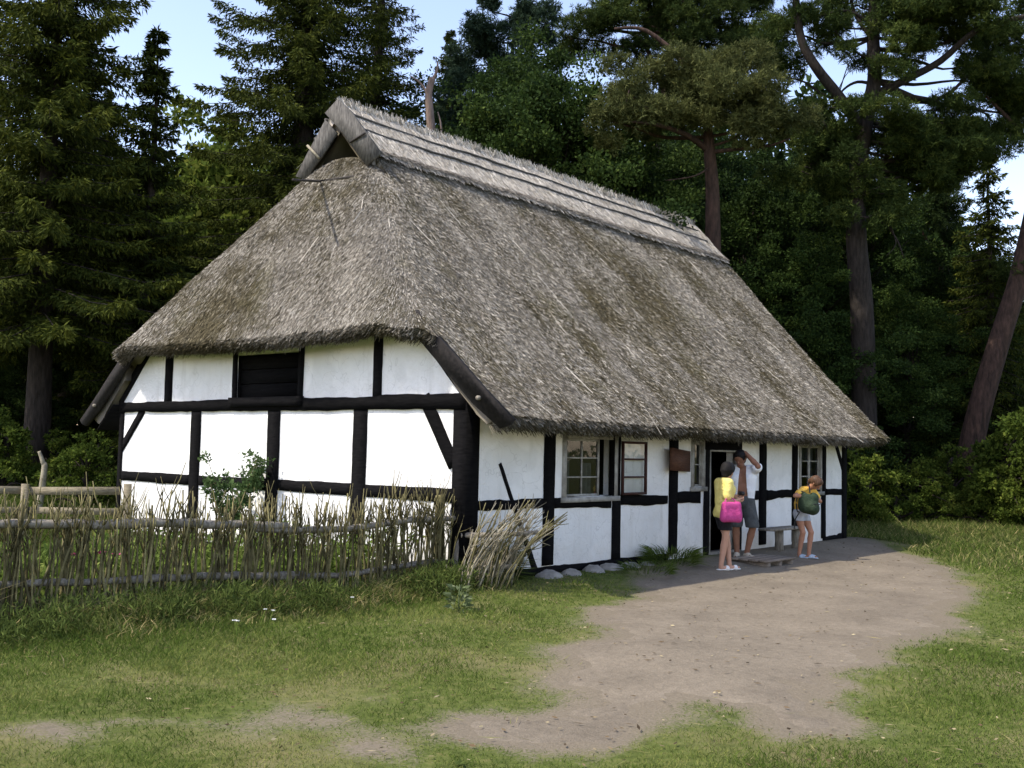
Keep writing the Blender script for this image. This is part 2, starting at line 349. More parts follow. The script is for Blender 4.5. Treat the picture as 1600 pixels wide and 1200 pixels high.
    c = mixc(t, 0.55, c, ramp(t, n2, [(0.3, (0.55, 0.55, 0.55)), (0.7, (1, 1, 1))]), 'MULTIPLY')
    c = mixc(t, 0.6, c, ramp(t, n3, [(0.28, (0.5, 0.5, 0.5)), (0.6, (1.05, 1.03, 1.0))]), 'MULTIPLY')
    vo = N(t, 'ShaderNodeTexVoronoi'); vo.inputs['Scale'].default_value = 9; t.links.new(N(t, 'ShaderNodeTexCoord').outputs['Object'], vo.inputs['Vector'])
    peb = ramp(t, vo.outputs['Distance'], [(0.05, (1, 1, 1)), (0.09, (0, 0, 0))])
    c = mixc(t, math_(t, 'MULTIPLY', peb, 0.5), c, (0.17, 0.14, 0.12))
    t.links.new(c, bs.inputs['Base Color']); bs.inputs['Roughness'].default_value = 0.95; bs.inputs['Specular IOR Level'].default_value = 0.1
    bump(t, bs, math_(t, 'ADD', n2, math_(t, 'MULTIPLY', n3, 0.5)), 0.6, 0.03)
    tag(mb.build('dirt_path', m, shade=True), 'trodden sandy dirt path curving to the cottage door', None, kind='structure')
make_ground()

FENCE_A, FENCE_B = onz(-130, 992)[:2], onz(700, 925)[:2]     # wattle fence line on the ground
FDIR = unit(FENCE_B-FENCE_A); FNOR = np.array([FDIR[1], -FDIR[0]])   # towards the camera
if FNOR @ (CAM[:2]-FENCE_A) < 0: FNOR = -FNOR
def fence_dist(x, y):   # distance in front of the fence (positive towards the camera), along param
    return (x-FENCE_A[0])*FNOR[0]+(y-FENCE_A[1])*FNOR[1], (x-FENCE_A[0])*FDIR[0]+(y-FENCE_A[1])*FDIR[1]
FLEN = float(np.linalg.norm(FENCE_B-FENCE_A))

def make_grass():
    rng = np.random.default_rng(11); n = 620000
    r = 4.0*np.exp(rng.random(n)*math.log(42/4.0)); th = (rng.random(n)-0.5)*1.35
    x = CAM[0]+r*np.cos(YAW+th); y = CAM[1]+r*np.sin(YAW+th)
    inside = (x > -0.12) & (x < HL+.1) & (y > -0.12) & (y < HW+.1)
    d = wear(x, y); keep = (rng.random(n) < np.clip(0.10+d/0.7, 0, 1)) & (d > -0.10) & ~inside
    keep &= rng.random(n) < np.clip(0.35+1.1*fnoise(x*0.9+7, y*0.9), 0, 1)
    near_wall = (y > -1.9) & (y < 0) & (x > 2.6) & (x < HL+0.6) & (rng.random(n) < 0.93); keep &= ~near_wall
    x, y, r = x[keep], y[keep], r[keep]; n = len(x)
    z = gz(x, y)
    patch = fnoise(x*0.8, y*0.8+5); lush = smooth(0.45, 0.65, patch)
    fd, fp = fence_dist(x, y); nearf = np.exp(-np.maximum(fd, 0)/0.9)*((fp > -2) & (fp < FLEN+0.8))
    hgt = (0.022+0.030*rng.random(n))*(0.8+0.6*lush)*np.clip(0.55+pathdist(x, y), .55, 1)*(1+1.8*nearf) * (1+0.022*r)
    far = smooth(18, 30, r); hgt = hgt*(1+2.5*far)
    d = np.stack([rng.normal(0, 0.55, n), rng.normal(0, 0.55, n), np.ones(n)], -1)
    tint = np.clip(0.42+0.22*rng.normal(size=n)*0.8 + 0.25*(fnoise(x*2.2, y*2.2)-0.5) - 0.10*lush + 0.30*smooth(0.52, 0.72, fnoise(x*0.7+20, y*0.7+4)) + 0.12*far, 0, 1)
    wid = (0.0045+0.003*rng.random(n))*np.clip(r/9, 0.7, 3.2)
    mb = MB(); base = np.stack([x, y, z-0.003], -1)
    blades(mb, base, d, hgt, wid, rng, tint, bend=np.stack([rng.normal(0, .25, n), rng.normal(0, .25, n), -0.1*np.ones(n)], -1))
    tag(mb.build('grass', M['grass']), 'short mown lawn grass in front of the cottage', 'grass', kind='stuff')
make_grass()

# ------------------------------------------------------------------ the cottage
COT = empty('thatched_cottage', 'whitewashed half-timbered cottage under a big grey thatched roof', 'cottage', (0, 0, 0))
YC = HW/2
PROF_D = np.array([-1.0, -0.72, 0.0, 0.8, 2.0, 3.2, 4.1, 5.0]); PROF_Z = np.array([1.84, 2.08, 2.74, 3.52, 4.80, 6.13, 7.12, 8.1])
EAVE = -0.72; XE = 12.38
def zmain(y): # top of thatch on the long slopes
    d = np.minimum(y, HW-y)
    k = 0.05
    return (np.interp(d-k, PROF_D, PROF_Z)+np.interp(d+k, PROF_D, PROF_Z)+np.interp(d, PROF_D, PROF_Z))/3
XV, XH, XB = -0.14, -0.52, 1.28       # verge of the long slopes, lower edge of the half hip, gablet plane
def zhip(x): return 3.36+1.62*(x-XH)-0.10*np.maximum(0, 0.5-(x-XH))
def ztop(x, y):
    a = zmain(y); b = zhip(x); k = 0.75
    sm = np.minimum(a, b) - np.maximum(k-np.abs(a-b), 0)**2/(4*k)
    v = np.where(x < XB, sm, a)
    return v + 0.05*(fnoise(x*1.1+3, y*1.1)-0.5) + 0.03*(vnoise(x*3.1, y*3.1+8)-0.5)
YH0 = 0.34    # the half hip spans YH0 .. HW-YH0
def xedge(y):
    d = np.minimum(y, HW-y)
    bulge = 0.10*np.sin(np.pi*np.clip((d-YH0)/(YC-YH0)*0.5, 0, 1))
    return np.where(d < YH0, XV, XH-bulge*0.6 + 0.22*np.exp(-((d-YH0)/0.22)**2))
TH = 0.27
def roof_slab(mb, ys, ufun, x1, thick=TH, tint=None, inset=True):
    ys = np.asarray(ys); nu = len(ufun)
    Y = np.repeat(ys[:, None], nu, 1); x0 = xedge(ys) if callable(xedge) else 0
    return Y
def slab(mb, X, Y, Zt, Zb, tint=0.35, Xb=None, Yb=None):
    ny, nx = X.shape
    top = np.stack([X, Y, Zt], -1).reshape(-1, 3); bot = np.stack([X if Xb is None else Xb, Y if Yb is None else Yb, Zb], -1).reshape(-1, 3)
    i = np.arange(ny-1)[:, None]*nx; j = np.arange(nx-1)[None, :]
    q = np.stack([i+j, i+j+1, i+nx+j+1, i+nx+j], -1).reshape(-1, 4); n = nx*ny
    side = []
    def edge(a):
        a = np.asarray(a); side.append(np.stack([a[:-1], a[1:], a[1:]+n, a[:-1]+n], -1))
    idx = np.arange(n).reshape(ny, nx)
    edge(idx[0, :]); edge(idx[-1, ::-1]); edge(idx[::-1, 0]); edge(idx[:, -1])
    mb.add(np.concatenate([top, bot]), quads=np.concatenate([q, q[:, ::-1]+n]+side), tint=tint)

def xeE(y): return XE-0.33*np.clip(1-(np.minimum(y, HW-y)-EAVE)/4.0, 0, 1)
def gradz(x, y, e=0.02):
    return (ztop(x+e, y)-ztop(x-e, y))/(2*e), (ztop(x, y+e)-ztop(x, y-e))/(2*e)

def make_roof():
    mb = MB(); rng = np.random.default_rng(21)
    # long slopes with ridge (x >= XB)
    ys = np.concatenate([np.linspace(EAVE, YC, 60), np.linspace(YC, HW-EAVE, 60)[1:]])
    xs = np.linspace(0, 1, 110); X, Y = np.meshgrid(xs, ys); X = XB+(xeE(Y)-XB)*X
    Z = zmain(Y)+0.05*(fnoise(X*1.1+3, Y*1.1)-0.5)+0.03*(vnoise(X*3.1, Y*3.1+8)-0.5)
    sag = 0.06*np.sin(np.pi*np.clip(X/12, 0, 1)); Z = Z-sag*0
    sl = np.interp(np.minimum(Y, HW-Y), [-1, 0.5, 4.1], [0.42, 0.40, 0.40])
    dd = np.minimum(Y, HW-Y); ins = 0.26*np.clip(1-(dd-EAVE)/0.5, 0, 1)*np.where(Y < YC, 1, -1)
    slab(mb, X, Y, Z, Z-sl+0.16*np.clip(1-(dd-EAVE)/0.4, 0, 1)+0.9*np.abs(ins)*0.5, Yb=Y+ins, Xb=X-0.10*np.clip(1-(xeE(Y)-X)/0.3, 0, 1))
    # skirt part (x < XB) : long-slope margins and half hip
    for lo, hi in ((EAVE, YH0-0.001), (YH0, HW-YH0), (HW-YH0+0.001, HW-EAVE)):
        ny = max(8, int((hi-lo)/0.1)); ys = np.linspace(lo, hi, ny); u = np.linspace(0, 1, 26)
        x0 = xedge(np.clip(ys, lo+1e-4, hi-1e-4)) if hi > YC and lo < YC else np.full(ny, XV)
        X = x0[:, None]+(XB-x0)[:, None]*u[None, :]; Y = np.repeat(ys[:, None], 26, 1)
        X2 = np.minimum(X, XB-1e-3)
        Z = ztop(X2, Y)
        mid = lo < YC < hi
        ins = 0.24*np.clip(1-(X-x0[:, None])/0.5, 0, 1) if mid else np.zeros_like(X)
        dd = np.minimum(Y, HW-Y); iny = np.zeros_like(Y) if mid else 0.26*np.clip(1-(dd-EAVE)/0.5, 0, 1)*np.where(Y < YC, 1, -1)
        slab(mb, X, Y, Z, Z-0.36+(0.14*np.clip(1-(X-x0[:, None])/0.4, 0, 1)+0.7*ins if mid else 0.12*np.clip(1-(dd-EAVE)/0.4, 0, 1)+0.45*np.abs(iny)), Xb=X+ins, Yb=Y+iny)
    roof = mb.build('thatch_roof', M['thatch'], COT)
    # reed stalks laid down the slope : same part, same material -> one mesh each for body and straw surface
    sb = MB()
    def scatter(n, x, y, Lm, wid, lift, mode='down', bias=0.0):
        gx, gy = gradz(x, y)
        main = x >= XB
        e = 0.02
        d = np.where(y < YC, 1.0, -1.0)
        dn = np.stack([-gx, -gy, -(gx*gx+gy*gy)], -1); dn = unit(dn)
        nrm = unit(np.stack([-gx, -gy, np.ones_like(gx)], -1))
        lat = np.cross(nrm, dn)
        a = rng.normal(0, 0.17, n)[:, None]
        dirv = unit(dn*np.cos(a)+lat*np.sin(a)+nrm*(rng.random(n)*lift)[:, None])
        L = Lm*(0.5+rng.random(n))
        base = np.stack([x, y, ztop(x, y)], -1)+nrm*(0.002+0.014*rng.random(n))[:, None]
        tint = np.clip(0.42+0.30*rng.normal(size=n)+0.30*(fnoise(x*1.7+30, y*1.7)-0.5)+0.34*(fnoise(x*7, y*1.1+3)-0.5)+bias, 0, 1)
        strips(sb, base, dirv, L, wid*(0.7+0.6*rng.random(n)), rng, tint, side=nrm+0.5*rng.normal(size=(n, 3)))
    n = 520000; x = rng.uniform(-0.75, XE, n); y = EAVE-0.0+rng.random(n)*(YC-EAVE)
    k = (x > np.where(y < YH0, XV, -9)) & (x > xedge(y)) & (x < xeE(y)); x, y = x[k], y[k]
    scatter(len(x), x, y, 0.055, 0.0065, 0.28)
    n = 9000; x = rng.uniform(-0.75, XE, n); y = YC+rng.random(n)*(HW-EAVE-YC)
    k = (x > xedge(y)) & (x > XB) & (x < xeE(y)); x, y = x[k], y[k]; scatter(len(x), x, y, 0.25, 0.012, 0.10)
    # half hip gets a dense coat on both halves
    n = 160000; x = rng.uniform(-0.75, XB, n); y = rng.uniform(YH0, HW-YH0, n)
    k = (x > xedge(y)) & (zhip(x) < zmain(y)+0.25); x, y = x[k], y[k]; scatter(len(x), x, y, 0.065, 0.0068, 0.24)
    # a few long loose pale stalks
    n = 130; x = rng.uniform(-0.4, XE, n); y = EAVE+0.2+rng.random(n)*(YC-EAVE-0.6); k = (x > xedge(y)+0.1) & (x < xeE(y)-.3); x, y = x[k], y[k]
    scatter(len(x), x, y, 0.5, 0.010, 0.12, bias=0.5)
    # clumps of lifted scruffy tufts, caught light painted in as a paler tint
    n = 26000; cx = rng.uniform(0, XE, 520); cy = EAVE+rng.random(520)*(YC-EAVE-0.8); ci = rng.integers(0, 520, n)
    x = cx[ci]+rng.normal(0, .12, n); y = cy[ci]+rng.normal(0, .08, n); k = (x > xedge(y)) & (y > EAVE) & (x < xeE(y)) & (y < YC-.5); x, y = x[k], y[k]
    scatter(len(x), x, y, 0.07, 0.008, 0.5, bias=0.15)
    # eaves fringe: cut reed ends, several layers through the thickness
    def fringe(P, out, n, Lm, tb=0.0):
        i = rng.random(n)*(len(P)-1); i0 = i.astype(int); f = (i-i0)[:, None]; p = P[i0]*(1-f)+P[i0+1]*f
        t = rng.random(n)
        p = p - np.array([0, 0, 1.0])*(t*0.13)[:, None] - out*(0.03*rng.random(n)+0.20*t)[:, None]
        d = unit(out[None, :]*0.75+np.array([0, 0, -0.62])+rng.normal(0, 0.22, (n, 3)))
        strips(sb, p, d, Lm*(0.5+rng.random(n)), 0.009, rng, np.clip(0.40-0.2*t+0.2*rng.normal(size=n)+tb, 0, 1))
    xs = np.linspace(XV, XE-.33, 200); fringe(np.stack([xs, np.full(200, EAVE+0.02), ztop(np.maximum(xs, XB), np.full(200, EAVE))], -1), np.array([0, -1.0, 0]), 17000, 0.10)
    ys = np.linspace(YH0, HW-YH0, 160); xe = xedge(ys); fringe(np.stack([xe+0.02, ys, ztop(xe, ys)], -1), np.array([-1.0, 0, 0]), 15000, 0.10)
    # far verge and near verge
    ys = np.linspace(EAVE, YC-0.1, 100); fringe(np.stack([xeE(ys)-0.02, ys, ztop(np.full(100, XE), ys)], -1), np.array([1.0, 0, 0]), 5000, 0.07)
    ys = np.linspace(EAVE, YH0, 30); fringe(np.stack([np.full(30, XV+0.02), ys, ztop(np.full(30, XB), ys)], -1), np.array([-0.6, -0.5, 0]), 1200, 0.06)
    st = sb.build('reed_surface', M['thatch'], roof)

    # ridge cap of pale straw
    cb = MB(); capd = 0.86
    ys = np.linspace(YC-capd, YC+capd, 31); xs = np.linspace(XB-0.06, XE-0.02, 120); X, Y = np.meshgrid(xs, ys)
    Zc = lambda X, Y: zmain(np.where(Y < YC, np.minimum(Y, YC-0.09), np.maximum(Y, YC+0.09)))+0.095+0.04*(fnoise(X*1.1+3, Y*1.1)-0.5)+0.02*(vnoise(X*5, Y*2)-.5)
    slab(cb, X, Y, Zc(X, Y), Zc(X, Y)-0.24, tint=0.45)
    def capst(n, ylo, yhi, Lm, lift, up=False, wid=0.009, tb=0.0):
        x = rng.uniform(XB-0.04, XE-0.04, n); y = rng.uniform(ylo, yhi, n); e = 0.03
        s = np.where(y < YC, 1.0, -1.0); dz = (zmain(np.minimum(y, HW-y)-0.0+0.1)-zmain(np.minimum(y, HW-y)-0.1))/0.2
        dz = np.interp(np.minimum(y, HW-y), PROF_D[:-1], np.gradient(PROF_Z[:-1], PROF_D[:-1]))
        dn = unit(np.stack([0*x, -s, -dz], -1)); nr = unit(np.stack([0*x, -s*dz, np.ones_like(x)], -1))
        a = rng.normal(0, 0.15, n)
        d = dn+np.array([1.0, 0, 0])*np.tan(a)[:, None]+nr*(lift*rng.random(n))[:, None]
        p = np.stack([x, y, Zc(x, y)], -1)+nr*0.006
        if up: d = unit(-dn*0.9+np.array([-0.25, 0, 0.5])+rng.normal(0, 0.20, (n, 3)))
        strips(cb, p, d, Lm*(0.5+rng.random(n)), wid, rng, np.clip(0.55+0.25*rng.normal(size=n)+tb, 0, 1), side=nr+0.5*rng.normal(size=(n, 3)))
    capst(46000, YC-capd, YC, 0.18, 0.08)
    capst(5000, YC, YC+capd, 0.2, 0.08)
    capst(5200, YC-0.08, YC+0.02, 0.15, 0, up=True, wid=0.013, tb=0.1)
    capst(9000, YC-capd-0.02, YC-capd+0.05, 0.10, 0.5, tb=-0.45)       # ragged lower edge
    cap = cb.build('ridge_cap', M['ridge'], roof)
    # three hazel rods pinning the cap
    for off, hh in ((0.27, 0.155), (0.52, 0.155)):
        xs = np.linspace(XB-0.1, XE-0.3, 40); yy = np.full(40, YC-off)
        pb = MB(); pb.tube(np.stack([xs, yy+0.008*np.sin(xs*2+off*9), Zc(xs, yy)+0.034+0.006*np.sin(xs*1.3+off*5)], -1), 0.020, 6)
        pb.build('ridge_pole', M['stick2'], COT)
        pb = MB(); yy = np.full(40, YC+off); pb.tube(np.stack([xs, yy, Zc(xs, yy)+0.03], -1), 0.026, 6); pb.build('ridge_pole', M['stick2'], COT)
    # ragged dark tube along the lower edge of the cap
    xs = np.linspace(XB+0.02, XE-0.05, 160); yy = np.full(160, YC-capd)+0.025*(vnoise(xs*4, xs*0+2)-0.5)
    pb = MB(); pb.tube(np.stack([xs, yy-0.02, Zc(xs, yy)-0.075+0.03*(vnoise(xs*6, xs*0)-0.5)], -1), 0.03+0.02*vnoise(xs*5, xs*0+9), 6, tint=0.1)
    pb.build('cap_edge_line', M['edgedark'], COT)
M['stick2'] = simple('grey_roof_pole', (0.04, 0.036, 0.033), (0.12, 0.11, 0.10), 9, 0.9, 0.4, 0.01)
M['edgedark'] = simple('dark_cap_edge', (0.020, 0.018, 0.012), (0.10, 0.085, 0.05), 14, 0.95, 0.8, 0.03)
make_roof()

M['greyboard'] = simple('silvery_gablet_board', (0.035, 0.033, 0.030), (0.15, 0.142, 0.13), 5, 0.9, 0.6, 0.012, stretch=(2, 7, 1.6), tint=0.3)
# crossed boards of the owl-hole gablet, measured in the plane x = XG
XG = XB-0.10
def gpoly(px): return np.array([(CAM+ray(*p)*((XG-CAM[0])/ray(*p)[0]))[1:] for p in px])
def plank_poly(name, yz, x0, x1, m, parent=COT, tint=0.5):
    mb = MB(); n = len(yz); a = np.array([(x0, y, z) for y, z in yz]); b = np.array([(x1, y, z) for y, z in yz])
    mb.add(np.concatenate([a, b]), quads=[(i, (i+1) % n, n+(i+1) % n, n+i) for i in range(n)], polys=[list(range(n-1, -1, -1)), list(range(n, 2*n))], tint=tint)
    return mb.build(name, m, parent)
plank_poly('gablet_board', gpoly([(512, 178), (532, 156), (552, 175), (576, 208), (599, 240), (577, 260), (553, 228), (541, 210)]), XG-0.06, XG-0.02, M['greyboard'])
plank_poly('gablet_board', gpoly([(509, 188), (527, 208), (505, 243), (490, 262), (481, 281), (463, 276), (481, 240)]), XG-0.015, XG+0.02, M['greyboard'], tint=0.35)
pgs = gpoly([(490, 235), (498, 240)])
mb = MB(); p = gpoly([(482, 228), (503, 248)]); mb.tube([(XG-0.02, *p[0]), (XG-0.06, *p[1])], 0.022, 6); mb.build('wooden_peg', M['paleStick'], COT)
mb = MB(); p = gpoly([(552, 224), (577, 210)]); mb.tube([(XG-0.075, *p[0]), (XG-0.085, *p[1])], 0.016, 6, tint=0.0); mb.build('batten', M['darkboard'], COT)
# thin pole lying across the top of the hip
q = [(458, 281), (500, 283), (545, 277), (598, 267)]
pts = []
for px, py in q:
    v = ray(px, py); tt = np.linspace(8, 24, 4000); P = CAM+v[None]*tt[:, None]
    h = ztop(P[:, 0], P[:, 1])+0.05-P[:, 2]; ok = np.nonzero((h > 0) & (P[:, 0] > -0.9))[0]
    pts.append(P[ok[0]] if len(ok) else CAM+v*15)
mb = MB(); mb.tube(pts, 0.022, 6); mb.build('hip_pole', M['darkboard'], COT)

# barge boards under the verges of the near gable (measured in the plane of the verge)
XBB = XV-0.07
def bpt(px, py): v = ray(px, py); return (CAM+v*((XBB-CAM[0])/v[0]))[1:]
def barge(sgn):
    yz = [bpt(*q) for q in ((652, 484), (680, 519), (720, 563), (760, 609), (804, 655), (796, 664), (783, 669), (742, 632), (708, 592), (672, 549), (634, 503))]
    if sgn < 0: yz = [np.array([HW-y, z]) for y, z in yz][::-1]
    b = plank_poly('barge_board', yz, XBB-0.03, XBB+0.03, M['bargewood'], tint=0.6)
    for q in ((666, 522), (752, 622)):
        y, z = bpt(*q); y = y if sgn > 0 else HW-y
        pb = MB(); pb.tube([(XBB-0.075, y, z), (XBB-0.02, y, z)], 0.028, 8); pb.build('peg', M['oldwood'], b)
M['bargewood'] = simple('dark_weathered_barge_board', (0.007, 0.006, 0.006), (0.026, 0.022, 0.020), 6, 0.85, 0.6, 0.012, stretch=(2, 3, 3))
barge(1); barge(-1)

mb = MB(); mb.hexa([(XV, HW+0.02, 2.27), (XE-.4, HW+0.02, 2.27), (XE-.4, HW+0.50, 1.86), (XV, HW+0.50, 1.86), (XV, HW+0.02, 2.30), (XE-.4, HW+0.02, 2.30), (XE-.4, HW+0.50, 1.89), (XV, HW+0.50, 1.89)]); mb.build('eave_shade_slab', M['timber'], COT)  # added dark slab: paints shade over the pale thatch underside
# ---- walls: strips of plaster around real openings
def wallgrid(mb, us, zs, holes, plane, depth=0.22, axis='F'):
    us = sorted(set(us)); zs = sorted(set(zs))
    P = (lambda u, d, z: (u, d, z)) if axis == 'F' else (lambda u, d, z: (d, u, z))
    for a, b in zip(us[:-1], us[1:]):
        for c, d in zip(zs[:-1], zs[1:]):
            um, zm = (a+b)/2, (c+d)/2
            if any(h[0] < um < h[1] and h[2] < zm < h[3] for h in holes): continue
            for o in (0, depth):
                mb.add([P(a, plane+o, c), P(b, plane+o, c), P(b, plane+o, d), P(a, plane+o, d)], quads=[(0, 1, 2, 3)])
    for h in holes:
        a, b, c, d = h
        for u in (a, b): mb.add([P(u, plane, c), P(u, plane+depth, c), P(u, plane+depth, d), P(u, plane, d)], quads=[(0, 1, 2, 3)])
        for z in (c, d): mb.add([P(a, plane, z), P(b, plane, z), P(b, plane+depth, z), P(a, plane+depth, z)], quads=[(0, 1, 2, 3)])
W1 = (facX(880), facX(962), 1.03, 1.90)
W2 = (facX(1081), facX(1099), 1.13, 1.90)
W3 = (facX(1249), facX(1283), 0.98, 1.92)
DR = (facX(1107, 800), facX(1152, 800), 0.02, 1.74)
ZW = 2.40
mb = MB(); holes = [W1, W2, W3, DR]
wallgrid(mb, [0, HL]+[h[i] for h in holes for i in (0, 1)], [-0.12, ZW]+[h[i] for h in holes for i in (2, 3)], holes, 0.0)
mb.build('facade_wall', M['plaster'], COT)
# near gable wall with loft hatch opening
HT = (gabY(468, 585), gabY(372, 585), 2.36, 3.02)
mb = MB()
def gz_top(y): return min(float(zmain(np.array(y)))-0.37, 3.62)
ys = np.unique(np.round(np.concatenate([np.linspace(0.0, HW, 60), [HT[0], HT[1]]]), 4))
for a, b in zip(ys[:-1], ys[1:]):
    mid = (a+b)/2
    if HT[0] < mid < HT[1]: segs = [(-0.12, -0.12, HT[2], HT[2]), (HT[3], HT[3], gz_top(a), gz_top(b))]
    else: segs = [(-0.12, -0.12, max(2.3, gz_top(a)), max(2.3, gz_top(b)))]
    for z0, z0b, z1, z1b in segs:
        for x in (0.0, 0.2): mb.add([(x, a, z0), (x, b, z0b), (x, b, z1b), (x, a, z1)], quads=[(0, 3, 2, 1)])
mb.build('gable_wall', M['plaster'], COT)
mb = MB(); mb.add([(0, HW, -0.12), (HL, HW, -0.12), (HL, HW, 2.5), (0, HW, 2.5)], quads=[(0, 1, 2, 3)]); mb.build('back_wall', M['plaster'], COT)
mb = MB(); yy = np.linspace(0, HW, 50); top = [float(zmain(np.array(v)))-0.37 for v in yy]
mb.add([(HL, v, -0.12) for v in yy]+[(HL, v, t_) for v, t_ in zip(yy, top)], quads=[(i, i+1, 51+i, 50+i) for i in range(49)]); mb.build('far_gable_wall', M['plaster'], COT)
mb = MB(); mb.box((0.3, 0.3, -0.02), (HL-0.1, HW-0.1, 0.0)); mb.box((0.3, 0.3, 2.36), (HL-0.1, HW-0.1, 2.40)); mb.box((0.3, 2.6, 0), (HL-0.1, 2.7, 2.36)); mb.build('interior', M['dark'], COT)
# ---- timbers
_k = [0]
def timber(name, axis, p0, p1, w, proud, wob=0.008, taper=1.0, m='timber', depth=0.06, seed=None):
    """p0,p1 = (u, z) centre line, on facade (u=x) or gable (u=y)"""
    _k[0] += 1; rng = np.random.default_rng(100+_k[0]); proud = proud+0.0012*(_k[0] % 9)
    p0 = np.array(p0, float); p1 = np.array(p1, float); L = np.linalg.norm(p1-p0); n = max(4, int(L/0.10)); t = np.linspace(0, 1, n)
    d = (p1-p0)/L; nn = np.array([-d[1], d[0]]); c = p0[None]+(p1-p0)[None]*t[:, None]
    def ed(): 
        s = rng.random()*50; return wob*2.2*(fnoise(t*L*1.3+s, t*0+s)-0.5)*2+wob*0.22*rng.normal(size=n)
    ww = w*(1+(taper-1)*t)
    a = c+nn[None]*(ww/2+ed())[:, None]; b = c-nn[None]*(ww/2+ed())[:, None]
    def P(u, o): return (u[0], o, u[1]) if axis == 'F' else (o, u[0], u[1])
    V = [P(u, -proud) for u in a]+[P(u, -proud) for u in b]+[P(u, depth) for u in a]+[P(u, depth) for u in b]
    Q = []
    for i in range(n-1):
        Q += [(i, i+1, n+i+1, n+i), (i, 2*n+i, 2*n+i+1, i+1), (n+i, n+i+1, 3*n+i+1, 3*n+i)]
    Q += [(0, n, 3*n, 2*n), (n-1, 3*n-1, 4*n-1, 2*n-1)]
    mb = MB(); mb.add(V, quads=Q, tint=rng.random()); return mb.build(name, M[m], COT)
# facade
wx = lambda a, b, py=740: (facX(a, py)+facX(b, py))/2
wd = lambda a, b, py=740: abs(facX(b, py)-facX(a, py))
mb = MB(); mb.box((-0.028, -0.028, 0.0), (0.22, 0.20, 2.36), 0.3); mb.build('corner_post', M['timber'], COT)
for a, b, z0, z1, py in ((849, 866, 0.12, 2.3, 740), (955, 968, 0.10, 0.96, 840), (957, 968, 0.95, 2.3, 730), (1045, 1058, 0.08, 2.3, 740), (1186, 1196, 0.06, 2.3, 740), (1237, 1245, 0.05, 2.3, 740), (1283, 1289, 0.05, 2.3, 740)):
    timber('post', 'F', (wx(a, b, py), z0), (wx(a, b, py), z1), wd(a, b, py), 0.016)
timber('post', 'F', (HL-0.10, 0.0), (HL-0.10, 2.3), 0.20, 0.018)
timber('door_post', 'F', (DR[0]-0.085, 0.0), (DR[0]-0.085, 2.2), 0.17, 0.02)
timber('door_post', 'F', (DR[1]+0.06, 0.0), (DR[1]+0.06, 2.2), 0.12, 0.02)
timber('lintel', 'F', (DR[0]-0.17, 1.83), (DR[1]+0.10, 1.83), 0.18, 0.03, wob=0.003)
def rail(a, b, z0=0.955, z1=0.955, w=0.135, wob=0.016, tp=1.0): timber('rail', 'F', (a, z0), (b, z1), w, 0.008, wob=wob, taper=tp)
rail(0.2, facX(849)); rail(facX(866), facX(955), 0.94, 0.945, 0.15); rail(facX(968), facX(1043), 0.965, 0.945, 0.15, 0.02, 0.75); rail(facX(1058), facX(1094), 0.955, 0.96, 0.17)
rail(facX(1158), facX(1187), 0.96, 0.96, 0.15); rail(facX(1196), facX(1238), 0.95, 0.955, 0.17, 0.02); rail(facX(1245), facX(1283), 0.95); rail(facX(1289), HL-0.2, 0.96, 0.95, 0.14)
timber('sill_beam', 'F', (0.2, 0.03), (facX(1043, 880), 0.03), 0.14, 0.012, wob=0.012)
timber('sill_beam', 'F', (facX(1285, 845), 0.0), (HL, 0.02), 0.15, 0.012, wob=0.03)
timber('wall_plate', 'F', (0.0, 2.22), (HL, 2.22), 0.22, 0.024)
def fb(p, q, w, tp=1.0, name='brace'): timber(name, 'F', (facX(*p), facZ(*p)), (facX(*q), facZ(*q)), w, 0.003, wob=0.006, taper=tp)
fb((838, 898), (781, 724), 0.11, 0.45); fb((1306, 695), (1320, 745), 0.12)
# gable
gy = lambda a, b, py: (gabY(a, py)+gabY(b, py))/2
gw = lambda a, b, py: abs(gabY(b, py)-gabY(a, py))
for a, b in ((299, 313), (419, 437), (552, 573)):
    timber('post', 'G', (gy(a, b, 690), 0.05), (gy(a, b, 690), 2.2), gw(a, b, 690), 0.016)
timber('post', 'G', (HW-0.06, 0), (HW-0.06, 2.2), 0.13, 0.018)
timber('tie_beam', 'G', (0.0, 2.255), (HW, 2.255), 0.185, 0.035, wob=0.012)
ysp = [0.22, gabY(572), gabY(552), gabY(437), gabY(419), gabY(313), gabY(299), HW-.12]
for i in range(0, 8, 2): timber('rail', 'G', (ysp[i], 1.075), (ysp[i+1], 1.075), 0.17, 0.009, wob=0.008)
timber('sill_beam', 'G', (0, 0.06), (HW, 0.06), 0.16, 0.014)
def gb(p, q, w, pr, name='brace'): timber(name, 'G', (gabY(*p), gabZ(*p)), (gabY(*q), gabZ(*q)), w, pr, wob=0.006)
gb((225, 640), (188, 705), 0.15, 0.004); gb((664, 620), (711, 727), 0.18, 0.0265)
gb((598, 700), (598, 700.1), 0.1, 0.0) if False else None
for a, b, py in ((259, 270, 590), (585, 599, 565)):
    y = gy(a, b, py); timber('stud', 'G', (y, 2.33), (y, min(3.6, float(zmain(np.array(y)))-0.4)), gw(a, b, py), 0.016)
for s in (0, 1):   # the slanting rafter edge of the gable wall just inside the barge boards
    Yf = (lambda d: d) if s == 0 else (lambda d: HW-d)
    timber('rafter', 'G', (Yf(-0.02), 2.34), (Yf(0.86), 3.22), 0.16, 0.02, wob=0.004)
for y in (HT[0]-0.05, HT[1]+0.05): timber('hatch_post', 'G', (y, 2.33), (y, 3.4), 0.10, 0.024)
timber('hatch_sill', 'G', (HT[0]-0.12, 2.30), (HT[1]+0.12, 2.30), 0.14, 0.075, wob=0.003)
mb = MB(); nb = 6; ew = (HT[1]-HT[0])/nb
